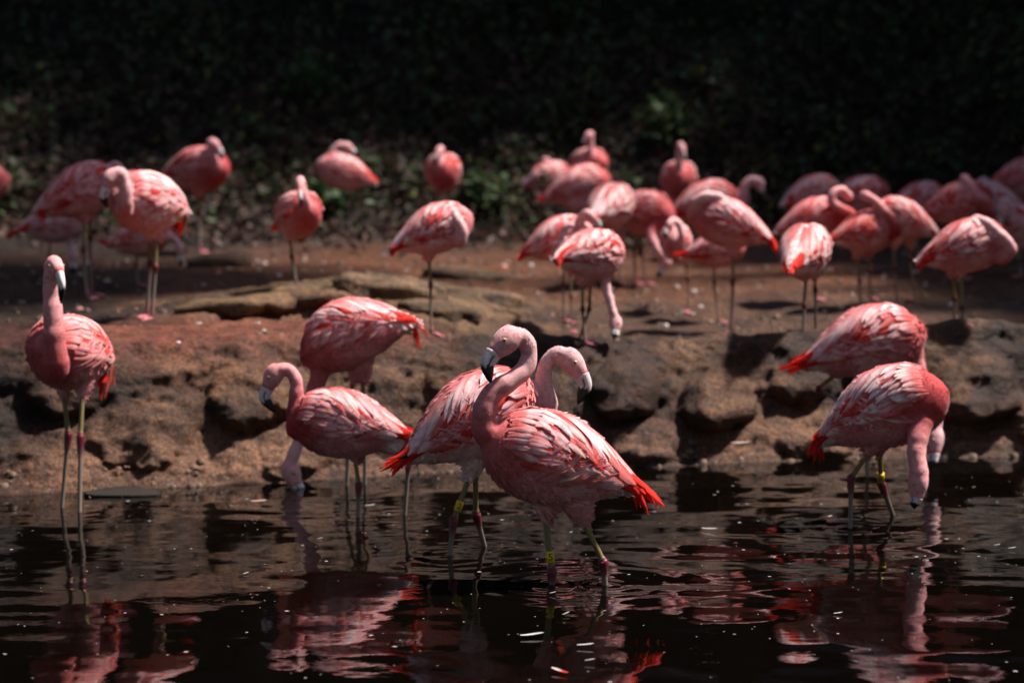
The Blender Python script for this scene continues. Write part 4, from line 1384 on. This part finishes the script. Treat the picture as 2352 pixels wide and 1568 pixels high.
def build_small():
    w, r, g_ = (0.50, 0.47, 0.45), (0.55, 0.03, 0.03), (0.22, 0.20, 0.15)
    for (px, py, ln, ang, lab, c0, c1) in [
        (1285, 1545, 0.09, 2.3, 'red and white feather floating below the legs with band 5', r, w),
        (1222, 1462, 0.10, 0.3, 'ragged white plume floating beside leg reflections', w, w),
        (1300, 1413, 0.05, 0.9, 'narrow grey-green feather afloat under the band 5 flamingo', g_, g_),
        (1345, 1485, 0.07, 0.05, 'thin straight white feather afloat near the ragged plume', w, w),
        (1270, 1365, 0.03, 0.2, 'tiny white down tuft at the foot of the banded leg', w, w),
        (1905, 1189, 0.035, 0.4, 'fluffy white down floating by the legs of the bent two-digit band flamingo', w, w),
        (1630, 1218, 0.09, -0.5, 'curved white quill afloat in open water', w, w),
        (595, 1154, 0.09, 0.05, 'pink-tipped white feather afloat near the bowed head', (0.7, 0.35, 0.33), w),
        (850, 1164, 0.06, 0.15, 'slim white feather drifting beside the red-breasted flamingo legs', w, w),
        (575, 1131, 0.03, 0.0, 'orange leaf-like feather floating by the bank', (0.5, 0.16, 0.02), (0.5, 0.2, 0.03)),
        (2325, 1262, 0.04, 0.1, 'white wisp floating in the dark far corner', w, w),
        (735, 1240, 0.03, 0.0, 'white wisp floating between the two reflections', w, w),
        (565, 1320, 0.03, 0.6, 'white wisp floating in dark water by the long neck reflection', w, w),
        (2290, 1255, 0.035, 0.0, 'pale wisp floating beside the dark corner wisp', w, w),
        (1925, 1412, 0.04, 0.1, 'white wisp floating over red reflections', w, w),
        (1355, 1580 - 60, 0.04, 0.1, 'white wisp floating past the thin straight feather', w, w)]:
        loose_feather(px, py, ln, ang, lab, c0, c1)
    # feather stranded on the bank
    q = unproj(1700, 1018, 10.62)
    loose_feather(0, 0, 0.115, 0.1, 'pale pink feather stranded on the bank under the lumps', (0.7, 0.5, 0.45), w, on=np.array([q[0], q[1] - 0.03, q[2]]), curl=0.4)
    # specks of down on the surface
    rng = np.random.default_rng(12)
    n = 620
    x = rng.uniform(-2.2, 2.4, n)
    y = rng.uniform(5.8, 10.3, n)
    keep = y < y_water(x) - 0.1
    x, y = x[keep], y[keep]
    s = 0.0022 * (1 + 2.2 * rng.random(len(x)) ** 6)
    V, Q = [], []
    for i in range(len(x)):
        a = rng.random() * 3.14
        for k in range(4):
            V.append((x[i] + s[i] * math.cos(a + k * 1.57) * (1.6 if k % 2 else 0.8), y[i] + s[i] * math.sin(a + k * 1.57), 0.0075))
        Q.append((i * 4, i * 4 + 1, i * 4 + 2, i * 4 + 3))
    tag(link('down_specks', fast_mesh('down_specks', np.array(V), np.array(Q)), M_SPECK), 'tiny white specks of down dotted over the dark water', 'down specks', kind='stuff')
    # flat dark slate lying at the water's edge
    q0 = water_xy(285, 1137)
    root = None
    n = 24
    top, bot = [], []
    rg = np.random.default_rng(4)
    for k in range(n):
        a = k / n * 2 * math.pi
        rx = 0.155 * (1 + 0.08 * rg.normal())
        top.append((q0[0] + rx * math.cos(a), q0[1] + 0.05 * math.sin(a), 0.020 - 0.010 * math.cos(a) ** 2 + 0.012 * math.sin(a)))
        bot.append((q0[0] + rx * 1.04 * math.cos(a), q0[1] + 0.055 * math.sin(a), -0.03))
    v = bot + top
    f = [(k, (k + 1) % n, n + (k + 1) % n, n + k) for k in range(n)] + [tuple(range(n, 2 * n))]
    o = link('flat_stone', mesh_from('flat_stone', v, f, smooth_shade=False), M_SLATE)
    tag(o, 'flat dark stone lying wet at the foot of the bank', 'stone')
    # loose grit, small stones, droppings and shed barbs lying over the bank
    rng = np.random.default_rng(44)
    n = 2600
    x = rng.uniform(-3.4, 3.6, n)
    d = np.where(rng.random(n) < 0.35, rng.uniform(0.0, 0.12, n), rng.uniform(0.42, 5.5, n))
    y = y_water(x) + d
    z = profile(x, y)
    V, Q, C = [], [], []
    for i in range(n):
        s_ = 0.006 + 0.014 * rng.random() ** 3
        h_ = s_ * (0.5 + 0.4 * rng.random())
        a = rng.random() * 3.14
        u = rng.random()
        col = np.array([0.10, 0.06, 0.04]) * (0.5 + rng.random()) if u < 0.88 or d[i] < 0.2 else (np.array([0.36, 0.30, 0.27]) if u < 0.96 else np.array([0.45, 0.20, 0.18]))
        b = len(V)
        for hh, rr_ in ((-0.5, 1.0), (0.6, 0.8), (1.0, 0.35)):
            for k in range(5):
                th = a + k * 2 * math.pi / 5
                V.append((x[i] + s_ * rr_ * 1.3 * math.cos(th) * (0.8 + 0.4 * rng.random()), y[i] + s_ * rr_ * math.sin(th), z[i] + hh * h_ + 0.004))
                C.append(col)
        for t_ in range(2):
            for k in range(5):
                Q.append((b + t_ * 5 + k, b + t_ * 5 + (k + 1) % 5, b + t_ * 5 + 5 + (k + 1) % 5, b + t_ * 5 + 5 + k))
    tag(link('grit_and_droppings', fast_mesh('grit', np.array(V), np.array(Q), np.array(C)), M_GRIT), 'small stones, droppings and grit strewn over the brown bank', 'grit', kind='stuff')
    # pale pebbles and droppings on the flat
    gb = 0
    for (px, py, s) in [(1530, 765, 0.022), (1500, 778, 0.018), (1588, 722, 0.016), (1655, 745, 0.012), (1610, 705, 0.014), (468, 655, 0.014), (410, 790, 0.02), (570, 780, 0.014), (1105, 548, 0.03), (1880, 720, 0.01), (1475, 708, 0.015), (985, 700, 0.02)]:
        dep = hit_ground(px, py)
        q = unproj(px, py, dep)
        s = s * 0.75
        R = np.zeros((6, 9, 3))
        rg = np.random.default_rng(px)
        for i, (a, h) in enumerate(((0.5, -0.4), (0.95, -0.1), (1.0, 0.15), (0.8, 0.45), (0.45, 0.62), (0.1, 0.68))):
            for j in range(9):
                th = j / 9 * 2 * math.pi
                rr = s * a * (1 + 0.15 * rg.normal())
                R[i, j] = (q[0] + rr * 1.3 * math.cos(th), q[1] + rr * math.sin(th), gz(q[0], q[1]) + h * s)
        v, f = rings(R)
        o = link('pebble', mesh_from('pebble', v, f), M_WHITE)
        tag(o, 'small whitish pebble on the brown bank', 'pebble', 'pale pebbles on the bank')


def build_rocks():
    for (px, py, sx, sy, sz, rot, sd_, lab, colr) in [
        (548, 716, 0.30, 0.22, 0.055, -0.5, 1, 'pale tan weathered rock slab at the red end of the ledge', (0.125, 0.072, 0.038)),
        (640, 700, 0.34, 0.17, 0.05, -0.45, 2, 'long tilted tan rock slab with dark cracks on the ledge', (0.105, 0.058, 0.031)),
        (905, 684, 0.30, 0.16, 0.08, 0.2, 3, 'low brown rock slab beside the thin leg of the lone sleeper', (0.13, 0.080, 0.045)),
        (1010, 728, 0.22, 0.12, 0.06, 0.1, 4, 'flat dark brown rock slab above the bank rim', (0.10, 0.060, 0.036)),
        (1085, 640, 0.30, 0.14, 0.05, 0.05, 5, 'flat worn rock slab on the brown flat before the sleepers', (0.12, 0.068, 0.038)),
        (505, 612, 0.20, 0.14, 0.07, -0.2, 6, 'knobbly dark rock behind the reddish one-legged flamingo', (0.085, 0.050, 0.032)),
        (1130, 700, 0.16, 0.10, 0.06, 0.3, 7, 'small brown rock near the feet of the white-backed feeder', (0.12, 0.075, 0.045))]:
        dep = hit_ground(px, py)
        q = unproj(px, py, dep)
        zb = gz(q[0], q[1])
        n, m = 18, 34
        th = np.linspace(0.05, math.pi - 0.05, n)
        ph = np.linspace(0, 2 * math.pi, m, endpoint=False)
        Th, Ph = np.meshgrid(th, ph, indexing='ij')
        pw = lambda a, e: np.sign(a) * np.abs(a) ** e
        L = np.stack([sx * pw(np.sin(Th), 0.5) * pw(np.cos(Ph), 0.7), sy * pw(np.sin(Th), 0.5) * pw(np.sin(Ph), 0.7), sz * pw(np.cos(Th), 0.7)], -1).reshape(-1, 3)
        nz_ = fbm(L + sd_ * 3.1, 0.14, 4, 600 + sd_)
        rg = 1 - 2.2 * np.abs(fbm((L + sd_) * np.array([0.5, 1.6, 1.0]), 0.16, 3, 620 + sd_))
        L = L * (1 + 0.16 * nz_ + 0.10 * np.minimum(rg, 0.3))[:, None]
        c_, s_ = math.cos(rot), math.sin(rot)
        Wd = np.stack([q[0] + L[:, 0] * c_ - L[:, 1] * s_, q[1] + L[:, 0] * s_ + L[:, 1] * c_, zb + 0.25 * sz + L[:, 2] + 0.10 * L[:, 0] * (1 if rot < 0 else -1)], -1)
        v, f = rings(Wd.reshape(n, m, 3))
        C = np.array(colr) * (1 + 0.35 * nz_[:, None]) * (1 - 0.55 * smooth(0.0, -0.8, rg))[:, None]
        C = np.concatenate([C, C[:1], C[-1:]])
        tag(link('rock', mesh_from('rock', v, f, C), M_GROUND), lab, 'rock', 'rock slabs on the upper bank', 'thing')


# ------------------------------------------------------------------ build
build_terrain()
build_rocks()
flock_water()
flock_bank()
build_water()
build_vegetation()
build_small()
